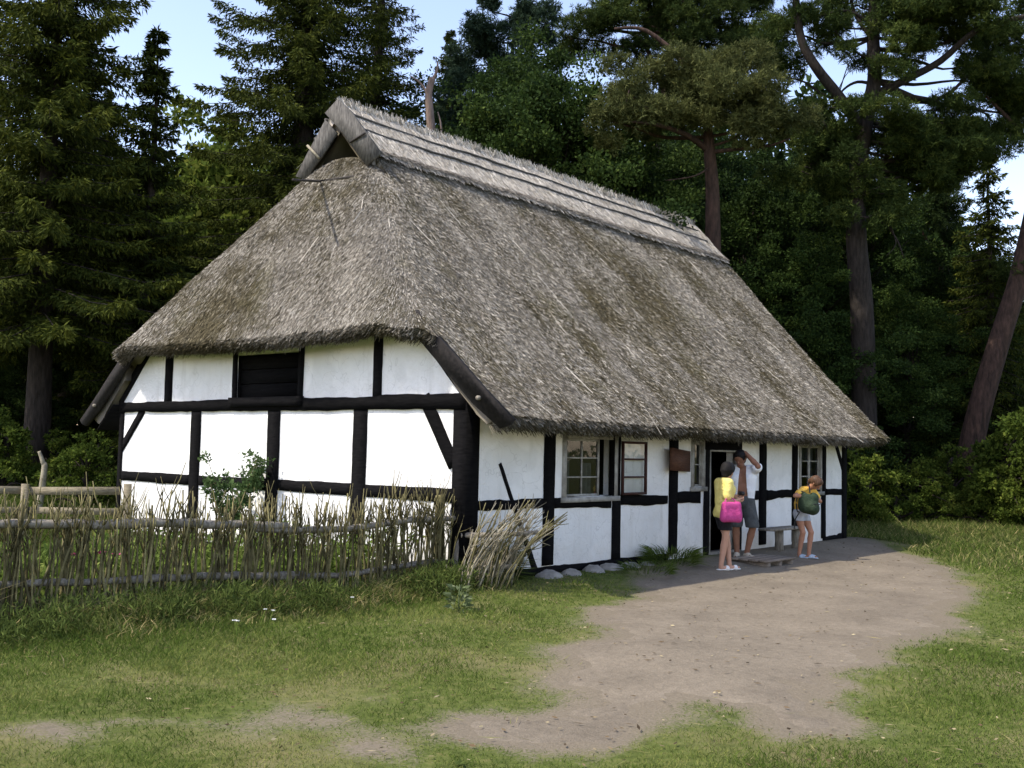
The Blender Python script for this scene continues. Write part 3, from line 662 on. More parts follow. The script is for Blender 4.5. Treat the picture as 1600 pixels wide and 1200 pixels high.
for i in range(3):
    z0 = HT[2]+i*0.22; mb.box((0.05, HT[0], z0+0.006), (0.075+0.004*(i % 2), HT[1], z0+0.216), tint=0.1*i)
mb.build('loft_hatch', M['darker'] if 'darker' in M else M['timber'], COT)
# ---- windows
def bar(mb, a, b, tint=0.5): mb.box(tuple(np.minimum(a, b)), tuple(np.maximum(a, b)), tint)
def casement(mbf, mbp, x0, x1, z0, z1, y, cols, rows, fw=0.035, bw=0.02):
    bar(mbf, (x0, y, z0), (x0+fw, y+0.035, z1)); bar(mbf, (x1-fw, y, z0), (x1, y+0.035, z1))
    bar(mbf, (x0+fw, y+.001, z0), (x1-fw, y+0.034, z0+fw)); bar(mbf, (x0+fw, y+.001, z1-fw), (x1-fw, y+0.034, z1))
    for i in range(1, cols):
        x = x0+(x1-x0)*i/cols; bar(mbf, (x-bw/2, y+0.004, z0+fw), (x+bw/2, y+0.03, z1-fw))
    for j in range(1, rows):
        z = z0+(z1-z0)*j/rows; bar(mbf, (x0+fw, y+0.006, z-bw/2), (x1-fw, y+0.028, z+bw/2))
    mbp.add([(x0+fw/2, y+0.018, z0+fw/2), (x1-fw/2, y+0.018, z0+fw/2), (x1-fw/2, y+0.018, z1-fw/2), (x0+fw/2, y+0.018, z1-fw/2)], quads=[(0, 1, 2, 3)])
def window(h, pieces, mat, fw=0.055, sill=True):
    a, b, c, d = h; f = MB()
    bar(f, (a-0.03, -0.022, c-0.03), (a+fw, 0.09, d)); bar(f, (b-fw, -0.022, c-0.03), (b+0.03, 0.09, d)); bar(f, (a+fw, -0.019, d-fw), (b-fw, 0.085, d))
    w = f.build('window', M[mat], COT)
    s = MB(); bar(s, (a-0.06, -0.05, c-0.075), (b+0.06, 0.10, c-0.005)); s.build('sill', M[mat], w)
    fr = MB(); pn = MB()
    for x0, x1, z0, z1, cols, rows in pieces: casement(fr, pn, x0, x1, z0, z1, 0.025, cols, rows)
    fr.build('sash', M[mat], w); pn.build('pane', M['glass'], w)
    return w
a, b, c, d = W1; xm = a+(b-a)*0.70
w1 = window(W1, [(a+.055, xm, c, d-.055, 2, 3)], 'paintedwood')
cu = MB(); xs = np.linspace(a+.06, a+0.30, 16); cu.add(np.concatenate([np.stack([xs, 0.14+0.02*np.sin(xs*60), np.full(16, z)], -1) for z in (c, d-0.1)]), quads=[(i, i+1, 17+i, 16+i) for i in range(15)])
xs = np.linspace(xm-0.28, xm-0.03, 12); cu.add(np.concatenate([np.stack([xs, 0.14+0.02*np.sin(xs*60), np.full(12, z)], -1) for z in (c, d-0.4)]), quads=[(i, i+1, 13+i, 12+i) for i in range(11)])
cu.build('curtain', M['curtain'], w1)
# open leaf swung right round against the wall
ox0, ox1 = facX(967, 730), facX(1005, 730); fr = MB(); pn = MB(); oz0, oz1 = 1.035, 1.83
casement(fr, pn, ox0, ox1, oz0, oz1, -0.075, 1, 3, 0.036, 0.024)
leaf = fr.build('open_casement', M['brownwood'], w1); pn.build('pane', M['glass'], leaf)
a, b, c, d = W2; window(W2, [(a+.04, b-.04, c, d-.05, 1, 2)], 'paintedwood', fw=0.045)
a, b, c, d = W3; xm = (a+b)/2; w3 = window(W3, [(a+.055, xm-0.004, c, d-.055, 1, 3), (xm+0.004, b-.055, c, d-.055, 1, 3)], 'paintedwood')
cu = MB(); xs = np.linspace(a+.06, b-.06, 22); cu.add(np.concatenate([np.stack([xs, 0.14+0.02*np.sin(xs*50), np.full(22, z)], -1) for z in (c+0.62, d-0.05)]), quads=[(i, i+1, 23+i, 22+i) for i in range(21)]); cu.build('curtain', M['curtain'], w3)
# ---- door: narrow pale frame and a dark plank leaf standing ajar inside
f = MB(); a, b, c, d = DR
bar(f, (a-0.005, -0.03, 0), (a+0.024, 0.08, d)); bar(f, (b-0.024, -0.03, 0), (b+0.005, 0.08, d)); bar(f, (a+0.024, -0.027, d-0.03), (b-0.024, 0.08, d))
door = f.build('door', M['paintedwood'], COT)
lf = MB(); bar(lf, (a+0.05, 0.12, 0.03), (a+0.09, 1.0, d-0.06)); lf.build('door_leaf', M['timber'], door)
mb = MB(); bar(mb, (a-0.02, -0.06, -0.08), (b+0.02, 0.2, 0.03)); mb.build('threshold', M['oldwood'], door)

# ------------------------------------------------------------------ things at the front wall
o = MB(); sx0, sx1 = facX(1036, 718), facX(1074, 718); sz1, sz0 = 1.80, 1.50; zc = facZ(1055, 717); sz0, sz1 = zc-0.175, zc+0.175
o.add([(sx0, -0.16, sz0), (sx1, -0.06, sz0-.03), (sx1, -0.02, sz0-.03), (sx0, -0.12, sz0), (sx0, -0.16, sz1), (sx1, -0.06, sz1-.05), (sx1, -0.02, sz1-.05), (sx0, -0.12, sz1)], quads=[(0, 3, 2, 1), (4, 5, 6, 7), (0, 1, 5, 4), (1, 2, 6, 5), (2, 3, 7, 6), (3, 0, 4, 7)])
root = empty('sign_board', 'small brown wooden board hung on the timber post right of the open window', 'sign', (0, 0, 0))
o.build('board', M['sign'], root); o = MB(); xm = (sx0+sx1)/2; o.tube([(xm, 0.0, zc+0.05), (xm, -0.10, zc+0.05)], 0.015, 6); o.build('hook', M['timber'], root)
# bench: plank on log legs
p0 = np.array([facX(1198, 830, -0.42), -0.42]); p1 = np.array([facX(1246, 830, -0.42), -0.42])
bench = empty('plank_bench', 'grey plank bench on log legs standing against the front wall', 'bench', (0, 0, 0))
mb = MB(); zb = 0.36; bx0, bx1 = p0[0], p1[0]
mb.box((bx0, -0.56, zb), (bx1, -0.26, zb+0.038)); mb.build('seat', M['oldwood'], bench)
for xx in (facX(1218, 850, -0.42), bx1-0.04):
    mb = MB(); g = float(gz(xx, -0.41)); mb.tube([(xx, -0.41, g-0.03), (xx+0.01, -0.41, 0.15), (xx, -0.41, zb)], [0.085, 0.075, 0.08], 10); mb.build('leg', M['oldwood'], bench, shade=True)
M['dustywood'] = simple('dusty_brown_plank', (0.14, 0.115, 0.09), (0.27, 0.22, 0.175), 6, 0.9, 0.6, 0.012, stretch=(1.2, 6, 6), tint=0.3)
# low slatted step before the door
step = empty('door_step', 'low worn plank step lying on the ground before the door', 'step', (0, 0, 0))
q0 = onz(1146, 886, -0.02); q1 = onz(1206, 880, -0.02); sx0, sx1, sy0, sy1 = q0[0]+0.15, q1[0]+0.1, q0[1]-0.2, q0[1]+0.45
sx0, sx1, sy0, sy1 = 5.55, 6.55, -1.30, -0.62
for i in range(4):
    mb = MB(); y = sy0+i*(sy1-sy0)/4; mb.box((sx0, y+0.006, 0.0), (sx1+0.03*(i % 2), y+(sy1-sy0)/4-0.006, 0.03), tint=0.3+0.15*i); mb.build('plank', M['dustywood'], step)
for xx in (sx0+0.1, (sx0+sx1)/2, sx1-0.1):
    mb = MB(); mb.box((xx-0.04, sy0+0.02, -0.12), (xx+0.04, sy1-0.02, -0.001)); mb.build('bearer', M['dustywood'], step)
# foundation stones along the base
rng = np.random.default_rng(8)
def boulder(r, seed):
    rg = np.random.default_rng(seed); mb = MB(); nu, nv = 14, 9
    th = np.linspace(0, 2*np.pi, nu, endpoint=False); ph = np.linspace(0.05, np.pi-0.05, nv)
    T, P = np.meshgrid(th, ph); x = np.sin(P)*np.cos(T); y = np.sin(P)*np.sin(T); z = np.cos(P)
    k = 1+0.32*(fnoise(x*1.7+seed+5, y*1.7+z*1.3+seed)-0.5)*2*0.7
    V = np.stack([x*k*r[0], y*k*r[1], z*k*r[2]], -1).reshape(-1, 3); i = np.arange(nv-1)[:, None]*nu; j = np.arange(nu)[None]; j2 = (j+1) % nu
    mb.add(V, quads=np.stack([i+j, i+nu+j, i+nu+j2, i+j2], -1).reshape(-1, 4), polys=[list(range(nu)), [(nv-1)*nu+kk for kk in range(nu-1, -1, -1)]]); return mb
for i, (px, py, w) in enumerate(((826, 908, 20), (858, 910, 26), (893, 906, 22), (930, 901, 24), (951, 897, 26), (982, 893, 22), (1005, 889, 18))):
    p = onz(px, py, -0.06); s = w/2/FPX*16
    s *= 1.35; ob = boulder((s*1.15, s*0.8, s*0.75), 30+i).build('foundation_stone', M['stone'], shade=True); ob.location = (p[0]+.05, -0.24, -0.03); ob.rotation_euler = (0, 0, rng.random()*6)
    tag(ob, 'rounded grey fieldstone lying along the foot of the front wall', 'stone', 'fieldstones along the wall foot')

# ------------------------------------------------------------------ wattle fence
def P3(xy, z=0.0): return np.array([xy[0], xy[1], float(gz(xy[0], xy[1]))+z])
def stick_path(rng, base, h, lean, n=6, wob=0.03):
    t = np.linspace(0, 1, n)[:, None]; off = np.cumsum(rng.normal(0, wob/ n**.5, (n, 3)), 0)*np.array([1, 1, 0.2])
    return base[None]+np.array([0, 0, h])[None]*t+np.asarray(lean)[None]*h*t + off*h
def add_stick(mb, rng, base, h, r, lean, tint, forks=2):
    p = stick_path(rng, base, h, lean); rr = np.linspace(r, r*0.5, len(p)); mb.tube(p, rr, 5, tint)
    for k in range(forks):
        t = 0.62+0.33*rng.random(); i = t*(len(p)-1); i0 = int(i); q = p[i0]*(1-(i-i0))+p[min(i0+1, len(p)-1)]*(i-i0)
        a = rng.normal(0, 1, 3); a[2] = 0; a = unit(a); d = unit(a*(0.25+0.35*rng.random())+np.array([0, 0, 1])); L = (0.10+0.22*rng.random())*h
        e = q+d*L; m_ = q+d*L*0.5+a*0.02; mb.tube([q, m_, e], [r*0.5, r*0.42, r*0.25], 4, tint)
def make_fence():
    rng = np.random.default_rng(77)
    F = empty('wattle_fence', 'rustic wattle fence of upright woven sticks in front of the gable', 'fence', P3(FENCE_A)*0)
    # rails, slightly crooked, tied between front and back sticks
    def rail(zs, r, t0=0.0, t1=1.0, tint=0.5):
        mb = MB(); n = 20; t = np.linspace(t0, t1, n); xy = FENCE_A[None]+(FENCE_B-FENCE_A)[None]*t[:, None]
        z = np.interp(t, [0, 0.35, 0.7, 1.0], zs)+0.006*rng.normal(size=n)
        g = gz(xy[:, 0], xy[:, 1]); mb.tube(np.column_stack([xy, g+z]), r*(1+0.08*rng.normal(size=n)), 8, tint); mb.build('rail', M['oldwood'], F, shade=True)
    rail([0.99, 0.92, 0.86, 0.83], 0.046, 0, 0.62, 0.55); rail([0.90, 0.86, 0.83, 0.80], 0.036, 0.55, 1.02, 0.6)
    rail([0.42, 0.36, 0.33, 0.30], 0.04, 0, 0.66, 0.25); rail([0.42, 0.34, 0.31, 0.27], 0.034, 0.6, 1.02, 0.3)
    for t, w, h in ((0.985, 0.085, 1.08), (0.55, 0.045, 0.95), (0.22, 0.045, 1.0)):
        xy = FENCE_A+(FENCE_B-FENCE_A)*t-FNOR*0.09; p = P3(xy); mb = MB()
        mb.hexa([(p[0]-w, p[1]-.04, p[2]-.1), (p[0]+w*.4, p[1]-.06, p[2]-.1), (p[0]+w*.6, p[1]+.04, p[2]-.1), (p[0]-w*.6, p[1]+.05, p[2]-.1), (p[0]-w*.9, p[1]-.04, p[2]+h), (p[0]+w*.4, p[1]-.05, p[2]+h+.02), (p[0]+w*.5, p[1]+.03, p[2]+h+.01), (p[0]-w*.6, p[1]+.04, p[2]+h)], 0.5)
        mb.build('post', M['stick'], F)
    n = 350; S = []
    for i in range(n):
        t = np.clip((i+rng.random())/n+0.018*(fnoise(i*0.09, 3.3)-0.5), 0, 1); side = 1 if (i % 2) else -1
        xy = FENCE_A+(FENCE_B-FENCE_A)*t+FNOR*(side*0.055+rng.normal(0, 0.012)); h = (1.07-0.08*t)+0.12*rng.normal(); h = np.clip(h, 0.75, 1.3)
        r = 0.009+0.011*rng.random()**1.6
        S.append((r*h/ max(np.linalg.norm(xy-CAM[:2]), 1), xy, h, r, t))
    S.sort(key=lambda s: -s[0]); rest = MB()
    for k, (sz, xy, h, r, t) in enumerate(S):
        mb = MB() if k < 100 else rest; lean = np.array([FDIR[0], FDIR[1], 0])*rng.normal(0.02, 0.125)+np.array([FNOR[0], FNOR[1], 0])*rng.normal(0, 0.02)
        b = P3(xy, -0.03); add_stick(mb, rng, b, h+0.03, r, lean, np.clip(0.45+0.25*rng.normal(), 0, 1), forks=int(rng.integers(2, 5)) if t < .86 else 6)
        if k < 100: mb.build('stick', M['stick'], F, shade=True)
    o = rest.build('thin_sticks', M['stick'], F, shade=True); o['kind'] = 'stuff'
    # leaning brushwood end
    B = empty('brushwood_bundle', 'bundle of dry pale brushwood leaning right beyond the fence end', 'brushwood', (0, 0, 0))
    b0 = onz(712, 935)[:2]; b1 = onz(800, 925)[:2]; bd = unit(b1-b0); dd = bd
    rt2 = RT[:2]/np.linalg.norm(RT[:2])
    for i in range(80):
        t = rng.random()**1.3; xy = b0+(b1-b0)*t*1.05+np.array([FNOR[0], FNOR[1]])*rng.normal(0, 0.12); L = 0.85+0.45*rng.random()
        k = 0.25+0.75*rng.random(); nn = 7; s = np.linspace(0, 1, nn)
        up_ = s*(1.16-0.22*k*s); rg = k*(0.42*s+0.38*s**2)
        P = np.stack([xy[0]+rt2[0]*rg*L*0.9, xy[1]+rt2[1]*rg*L*0.9, float(gz(*xy))-0.03+up_*L*0.80], -1)+np.cumsum(rng.normal(0, 0.009, (nn, 3)), 0)
        mb = MB(); r = 0.006+0.008*rng.random(); tt = np.clip(0.5+0.3*rng.normal(), 0, 1); mb.tube(P, np.linspace(r, r*0.45, nn), 5, tt)
        for q in range(3):
            j = rng.integers(3, nn-1); d = unit(P[j+1]-P[j]+rng.normal(0, 0.4, 3)*np.linalg.norm(P[j+1]-P[j])); mb.tube([P[j], P[j]+d*0.10, P[j]+d*0.2+np.array([0, 0, .02])], [r*.5, r*.4, r*.2], 4, tt)
        mb.build('stick', M['paleStick'] if rng.random() < 0.6 else M['stick'], B, shade=True)
    pa = onz(714, 925); mb = MB(); mb.tube([P3(pa[:2]+rt2*-0.05, -.05), P3(pa[:2], .4), P3(pa[:2]+rt2*0.07, .78)], [0.05, 0.045, 0.04], 8); mb.build('post', M['oldwood'], B, shade=True)
    for z, L in ((0.60, 0.95), (0.20, 0.7)):
        mb = MB(); a = P3(pa[:2]+FNOR*0.06, z); mb.tube([a, a+np.array([rt2[0], rt2[1], 0.03])*L*0.5, a+np.array([rt2[0], rt2[1], 0.06])*L], [0.036, 0.032, 0.026], 8); mb.build('rail', M['oldwood'], B, shade=True)
make_fence()

# rail fence behind on the left
def make_railfence():
    R = empty('rail_fence', 'old post-and-rail fence of grey planks left of the cottage corner', 'fence', (0, 0, 0))
    D = 17.5
    def pt(px, py): return at(px, py, D)
    for (a, b, w) in (((-160, 764), (36, 766), 0.13), ((40, 767), (186, 767), 0.13), ((40, 797), (190, 800), 0.11), ((-160, 795), (36, 797), 0.10)):
        p, q = pt(*a), pt(*b); d = unit(q-p); mb = MB(); k = np.array([d[1], -d[0], 0])*0.02; u = np.array([0, 0, w/2])
        mb.hexa([p-k-u, q-k-u, q+k-u, p+k-u, p-k+u, q-k+u, q+k+u*0.9, p+k+u], 0.8); mb.build('rail', M['fenceplank'], R)
    for px in (-100, 40, 200):
        p = pt(px, 790); g = float(gz(p[0], p[1])); mb = MB(); f = unit(np.array([FW[0], FW[1]]))*0.05
        mb.tube([(p[0]-f[0], p[1]-f[1], g-.1), (p[0]-f[0], p[1]-f[1], pt(px, 756)[2])], 0.065, 8, tint=0.7); mb.build('post', M['fenceplank'], R, shade=True)
M['fenceplank'] = simple('sunlit_fence_plank', (0.13, 0.11, 0.075), (0.28, 0.24, 0.165), 6, 0.9, 0.4, 0.01, stretch=(2, 2, 8))
make_railfence()

# ------------------------------------------------------------------ weeds and garden growth
def weeds():
    rng = np.random.default_rng(31); n = 56000
    t = rng.random(n)*1.16-0.06; fd = np.abs(rng.normal(0.0, 1.0, n))*np.interp(t, [0, .6, 1], [0.82, 0.6, 0.40])-0.15; fd = np.where(t > 0.9, fd*0.7, fd)
    x = FENCE_A[0]+FDIR[0]*FLEN*t+FNOR[0]*fd; y = FENCE_A[1]+FDIR[1]*FLEN*t+FNOR[1]*fd
    k = ~((x > -0.2) & (y > -0.25)); x, y, t, fd = x[k], y[k], t[k], fd[k]; n = len(x)
    cl = fnoise(x*2.2, y*2.2); hgt = (0.08+0.46*rng.random(n)**2.2)*(0.1+2.0*np.clip(cl-0.2, 0, 1))*np.clip(1.2-fd*0.55, 0.3, 1.2)*np.where(t > 0.7, 0.75, 1)
    base = np.stack([x, y, gz(x, y)-0.01], -1); d = np.stack([rng.normal(0, .32, n), rng.normal(0, .32, n), np.ones(n)], -1)
    dry = smooth(0.42, 0.62, fnoise(x*1.3+4, y*1.3+9)); tint = np.clip(0.34+0.24*rng.normal(size=n)+0.6*dry*rng.random(n), 0, 1)
    mb = MB(); blades(mb, base, d, hgt, 0.007+0.006*rng.random(n), rng, tint, bend=np.stack([rng.normal(0, .35, n), rng.normal(0, .35, n), -0.15*np.ones(n)], -1))
    # leafy herb tufts
    for c in range(70):
        tt = rng.random()*0.98; f0 = 0.15+0.9*rng.random()*(1-.5*tt); cx = FENCE_A+FDIR*FLEN*tt+FNOR*f0; g = float(gz(cx[0], cx[1])); m = 260; hh = 0.10+0.22*rng.random()
        p = np.stack([cx[0]+rng.normal(0, .13, m), cx[1]+rng.normal(0, .13, m), g+rng.random(m)*hh], -1)
        blades(mb, p, rng.normal(0, .8, (m, 3))+np.array([0, 0, .9]), 0.05+0.06*rng.random(m), 0.013, rng, np.clip(0.18+0.15*rng.normal(size=m)+0.2*rng.random(), 0, 1))
    tag(mb.build('weeds', M['weeds']), 'tall dry grass and weeds along the foot of the wattle fence', 'weeds', kind='stuff')
    # garden growth between fence and gable
    n = 16000; x = rng.uniform(-6.5, -0.25, n); t = rng.random(n)
    fd = -0.15-3.2*rng.random(n)**1.2; tt = rng.random(n)*1.0
    x = FENCE_A[0]+FDIR[0]*FLEN*tt+FNOR[0]*fd; y = FENCE_A[1]+FDIR[1]*FLEN*tt+FNOR[1]*fd; k = (x < -0.35); x, y = x[k], y[k]; n = len(x)
    zz = rng.random(n)*(0.25+0.55*fnoise(x*1.5, y*1.5)); base = np.stack([x, y, gz(x, y)+zz], -1)
    mb = MB(); blades(mb, base, rng.normal(0, 1, (n, 3))+np.array([0, 0, .6]), 0.07+0.09*rng.random(n), 0.035, rng, np.clip(0.45+0.25*rng.normal(size=n), 0, 1))
    tag(mb.build('garden_plants', M['garden']), 'leafy garden plants growing behind the wattle fence', 'plants', kind='stuff')
    # meadow edge at the right of the cottage and under the trees
    n = 60000; px = rng.uniform(1290, 1760, n); dep = 17+16*rng.random(n)
    P = CAM[None, :2]+(RT[None, :2]*((px-800)/FPX)[:, None]+FW[None, :2])*dep[:, None]; x, y = P[:, 0], P[:, 1]; k = ~((x < HL+.4) & (y > -1.5)); k &= wear(x, y) > 0.25; k &= rng.random(n) < smooth(16, 27, dep)+0.12; x, y, dep = x[k], y[k], dep[k]; n = len(x)
    base = np.stack([x, y, gz(x, y)-.01], -1); h = (0.08+0.30*rng.random(n))*(0.5+0.8*smooth(20, 30, dep))
    mb = MB(); blades(mb, base, np.stack([rng.normal(0, .35, n), rng.normal(0, .35, n), np.ones(n)], -1), h, 0.018, rng, np.clip(0.45+0.25*rng.normal(size=n), 0, 1), bend=np.stack([rng.normal(0, .3, n), rng.normal(0, .3, n), -.1*np.ones(n)], -1))
    tag(mb.build('meadow_grass', M['weeds']), 'tall dry meadow grass right of the cottage below the trees', 'grass', kind='stuff')
    # dark litter and undergrowth left behind
    n = 16000; px = rng.uniform(-200, 230, n); dep = 19+15*rng.random(n)
    P = CAM[None, :2]+(RT[None, :2]*((px-800)/FPX)[:, None]+FW[None, :2])*dep[:, None]; x, y = P[:, 0], P[:, 1]; k = ~((x > -.3) & (y < HW+.3)); x, y = x[k], y[k]; n = len(x)
    mb = MB(); blades(mb, np.stack([x, y, gz(x, y)-.01], -1), np.stack([rng.normal(0, .35, n), rng.normal(0, .35, n), np.ones(n)], -1), 0.1+0.3*rng.random(n), 0.018, rng, np.clip(0.35+0.25*rng.normal(size=n), 0, 1))
    tag(mb.build('undergrowth', M['weeds']), 'rough grass on the shaded bank left of the cottage', 'undergrowth', kind='stuff')
    # little leaf scraps and twigs lying on path and lawn
    n = 2600; a = rng.integers(0, len(PATH), n); lo, hi = PATH.min(0), PATH.max(0); x = rng.uniform(lo[0]-1, hi[0]+1, n); y = rng.uniform(lo[1]-1, hi[1]+1, n)
    k = ~((x > -0.2) & (y > -0.2)); x, y = x[k], y[k]; n = len(x); mb = MB()
    blades(mb, np.stack([x, y, gz(x, y)+0.02], -1), np.stack([rng.normal(0, 1, n), rng.normal(0, 1, n), .1*rng.random(n)], -1), 0.03+0.05*rng.random(n)**2, 0.012+0.012*rng.random(n), rng, rng.random(n), side=np.array([[0, 0, 1.0]])+rng.normal(0, .3, (n, 3)))
    tag(mb.build('leaf_litter', M['litter']), 'scattered dry leaf scraps on the sandy path', 'leaf litter', kind='stuff')
M['litter'] = foliage('dry_leaf_scraps', (0.04, 0.03, 0.02), (0.13, 0.09, 0.05), (0.40, 0.34, 0.2), 0.1)
weeds()

# ------------------------------------------------------------------ trees
def leafy_blob(mb, rng, c, r, n, L, w, tint, shell=0.55, up=0.2):
    u = unit(rng.normal(size=(n, 3))); rad = (shell+(1-shell)*rng.random(n))**1.0
    p = np.asarray(c)[None]+u*np.asarray(r)[None]*rad[:, None]*(0.85+0.3*rng.random(n))[:, None]
    d = u*0.6+rng.normal(0, 0.7, (n, 3))+np.array([0, 0, up])
    blades(mb, p, d, L*(0.6+0.8*rng.random(n)), w*(0.7+0.6*rng.random(n)), rng, np.clip(tint+0.17*rng.normal(size=n), 0, 1))
def needle_clump(mb, rng, c, r, ntuft, per, L, w, tint):
    """flattened pine clump: tufts of radiating needles through the volume"""
    u = unit(rng.normal(size=(ntuft, 3))); rad = rng.random(ntuft)**0.45
    p = np.asarray(c)[None]+u*np.asarray(r)[None]*rad[:, None]
    ax = unit(u*np.array([1, 1, .6])+np.array([0, 0, 0.55])+rng.normal(0, .3, (ntuft, 3)))
    P = np.repeat(p, per, 0); A = np.repeat(ax, per, 0); n = len(P)
    d = unit(A*0.55+unit(rng.normal(size=(n, 3)))); P = P+A*(rng.random(n)*0.10)[:, None]
    blades(mb, P, d, L*(0.7+0.6*rng.random(n)), w, rng, np.clip(tint+np.repeat(0.16*rng.normal(size=ntuft), per)+0.08*rng.normal(size=n), 0, 1))
def spruce_mesh(seed, h, R, z0=0.8, dens=1.0, drop=0.35, lean=0.0):
    rng = np.random.default_rng(seed); tr = MB(); cr = MB()
    zz = np.linspace(0, h, 14); tr.tube(np.stack([0.05*np.sin(zz*.6+seed), 0.05*np.cos(zz*.5), zz-0.1], -1), np.linspace(0.021*h, 0.012, 14), 8)
    z = z0
    while z < h-0.15:
        f = 1-(z-z0*0)/h; prof = R*np.clip(f*1.08, 0, 1)**0.78; nb = int(6+2*rng.random())
        ph = rng.random()*6.28
        for k in range(nb):
            a = ph+k*6.283/nb+rng.normal(0, .18); L = prof*(0.62+0.5*rng.random())
            if rng.random() < 0.06: continue
            m = max(4, int(L/0.10)); s = np.linspace(0, 1, m); zb = z+rng.normal(0, .12)
            dz = -drop*L*(s**1.1)*f**0.4 + 0.30*L*np.maximum(s-0.72, 0) + 0.10*L*s*(1-f)*2
            q = np.stack([np.cos(a)*L*s, np.sin(a)*L*s, zb+dz], -1)
            if L > 0.8: tr.tube(q[:: max(1, m//5)], np.linspace(0.022, 0.006, len(q[:: max(1, m//5)])), 4)
            dirs = np.gradient(q, axis=0); dirs = unit(dirs); lat = np.stack([-np.sin(a)+0*s, np.cos(a)+0*s, 0*s], -1)
            rep = int(max(4, round(13*dens)))
            Q = np.repeat(q, rep*2, 0); S = np.repeat(s, rep*2); D = np.repeat(dirs, rep*2, 0); La = np.repeat(lat, rep*2, 0)*np.tile(np.array([1, -1]), m*rep)[:, None]
            n = len(Q); wl = (0.12+0.42*np.sqrt(np.clip(1-S, 0, 1)))*min(1, 0.35+L*0.30)
            t = rng.random(n); hang = rng.random(n)
            side_d = unit(La*(0.75)+D*0.55+np.array([0, 0, -1.0])*(0.15+0.75*hang)[:, None]+rng.normal(0, .18, (n, 3)))
            B = Q+side_d*(wl*t)[:, None]
            nd = unit(side_d+rng.normal(0, .42, (n, 3))+np.array([0, 0, -0.15]))
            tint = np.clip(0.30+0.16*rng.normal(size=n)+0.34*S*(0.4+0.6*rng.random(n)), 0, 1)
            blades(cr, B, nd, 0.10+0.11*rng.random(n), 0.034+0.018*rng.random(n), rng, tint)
        z += 0.30+0.16*rng.random()
    n = 50; blades(cr, np.stack([0*np.ones(n), 0*np.ones(n), h-0.6*rng.random(n)-.1], -1), rng.normal(0, .5, (n, 3))+np.array([0, 0, .8]), 0.2, 0.03, rng, 0.4)
    return tr, cr
def put_tree(name, label, cat, tr, cr, loc, bark, leaf, rz=0.0, sc=1.0, group=None, share=None):
    root = empty(name, label, cat, loc, rz, group); root.scale = (sc, sc, sc)
    if share:
        for ch in share.children:
            c = ch.copy(); COL.objects.link(c); c.parent = root
        return root
    tr.build('trunk', M[bark], root, shade=True); cr.build('crown', M[leaf], root); return root
TG = 'trees standing round the cottage'
def spruce_at(px, dep, topy, R, label, seed, share=None, sh_h=None, **kw):
    g = groundat(px, dep); h = at(px, topy, dep)[2]-g[2]
    if share is not None: return put_tree('spruce_tree', label, 'tree', None, None, g, None, None, rz=seed, sc=h/sh_h, group=TG, share=share)
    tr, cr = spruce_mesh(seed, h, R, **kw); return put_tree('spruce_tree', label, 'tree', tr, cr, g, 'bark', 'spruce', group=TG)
s1 = spruce_at(60, 24, -330, 4.6, 'tallest dark spruce, its drooping boughs filling the upper left corner', 1, dens=1.1, z0=3.6)
h1 = at(60, -330, 24)[2]-groundat(60, 24)[2]
s2 = spruce_at(222, 25, 26, 1.75, 'slim dark spruce with a pointed spire against the sky at left', 2)
s3 = spruce_at(462, 31, -520, 5.4, 'broad sunlit spruce rising behind the thatched hip', 3, dens=1.1)
h3 = at(462, -520, 31)[2]-groundat(462, 31)[2]
spruce_at(575, 35, -260, 3.4, 'thin gappy spruce with sky between its boughs above the roof gablet', 4, dens=0.55)
spruce_at(-120, 29, -260, 0, 'dark spruce at the left edge, half hidden by the tallest spruce', 2.9, share=s1, sh_h=h1)
spruce_at(105, 34, 20, 0, 'dark spruce standing behind and right of the tallest spruce', 1.3, share=s1, sh_h=h1)
spruce_at(150, 31, 130, 0, 'dark spruce behind the slim spire, lower part in deep shade', 4.1, share=s3, sh_h=h3)
spruce_at(330, 37, 190, 0, 'yellow-green spruce far behind the left eave', 5.2, share=s3, sh_h=h3)
spruce_at(1545, 31, 225, 2.6, 'spruce with hanging light green sprays beside the leaning pine', 9, dens=0.7, drop=0.6)
spruce_at(690, 41, 35, 0, 'dark spruce behind the bare trunk above the ridge', 0.7, share=s3, sh_h=h3)

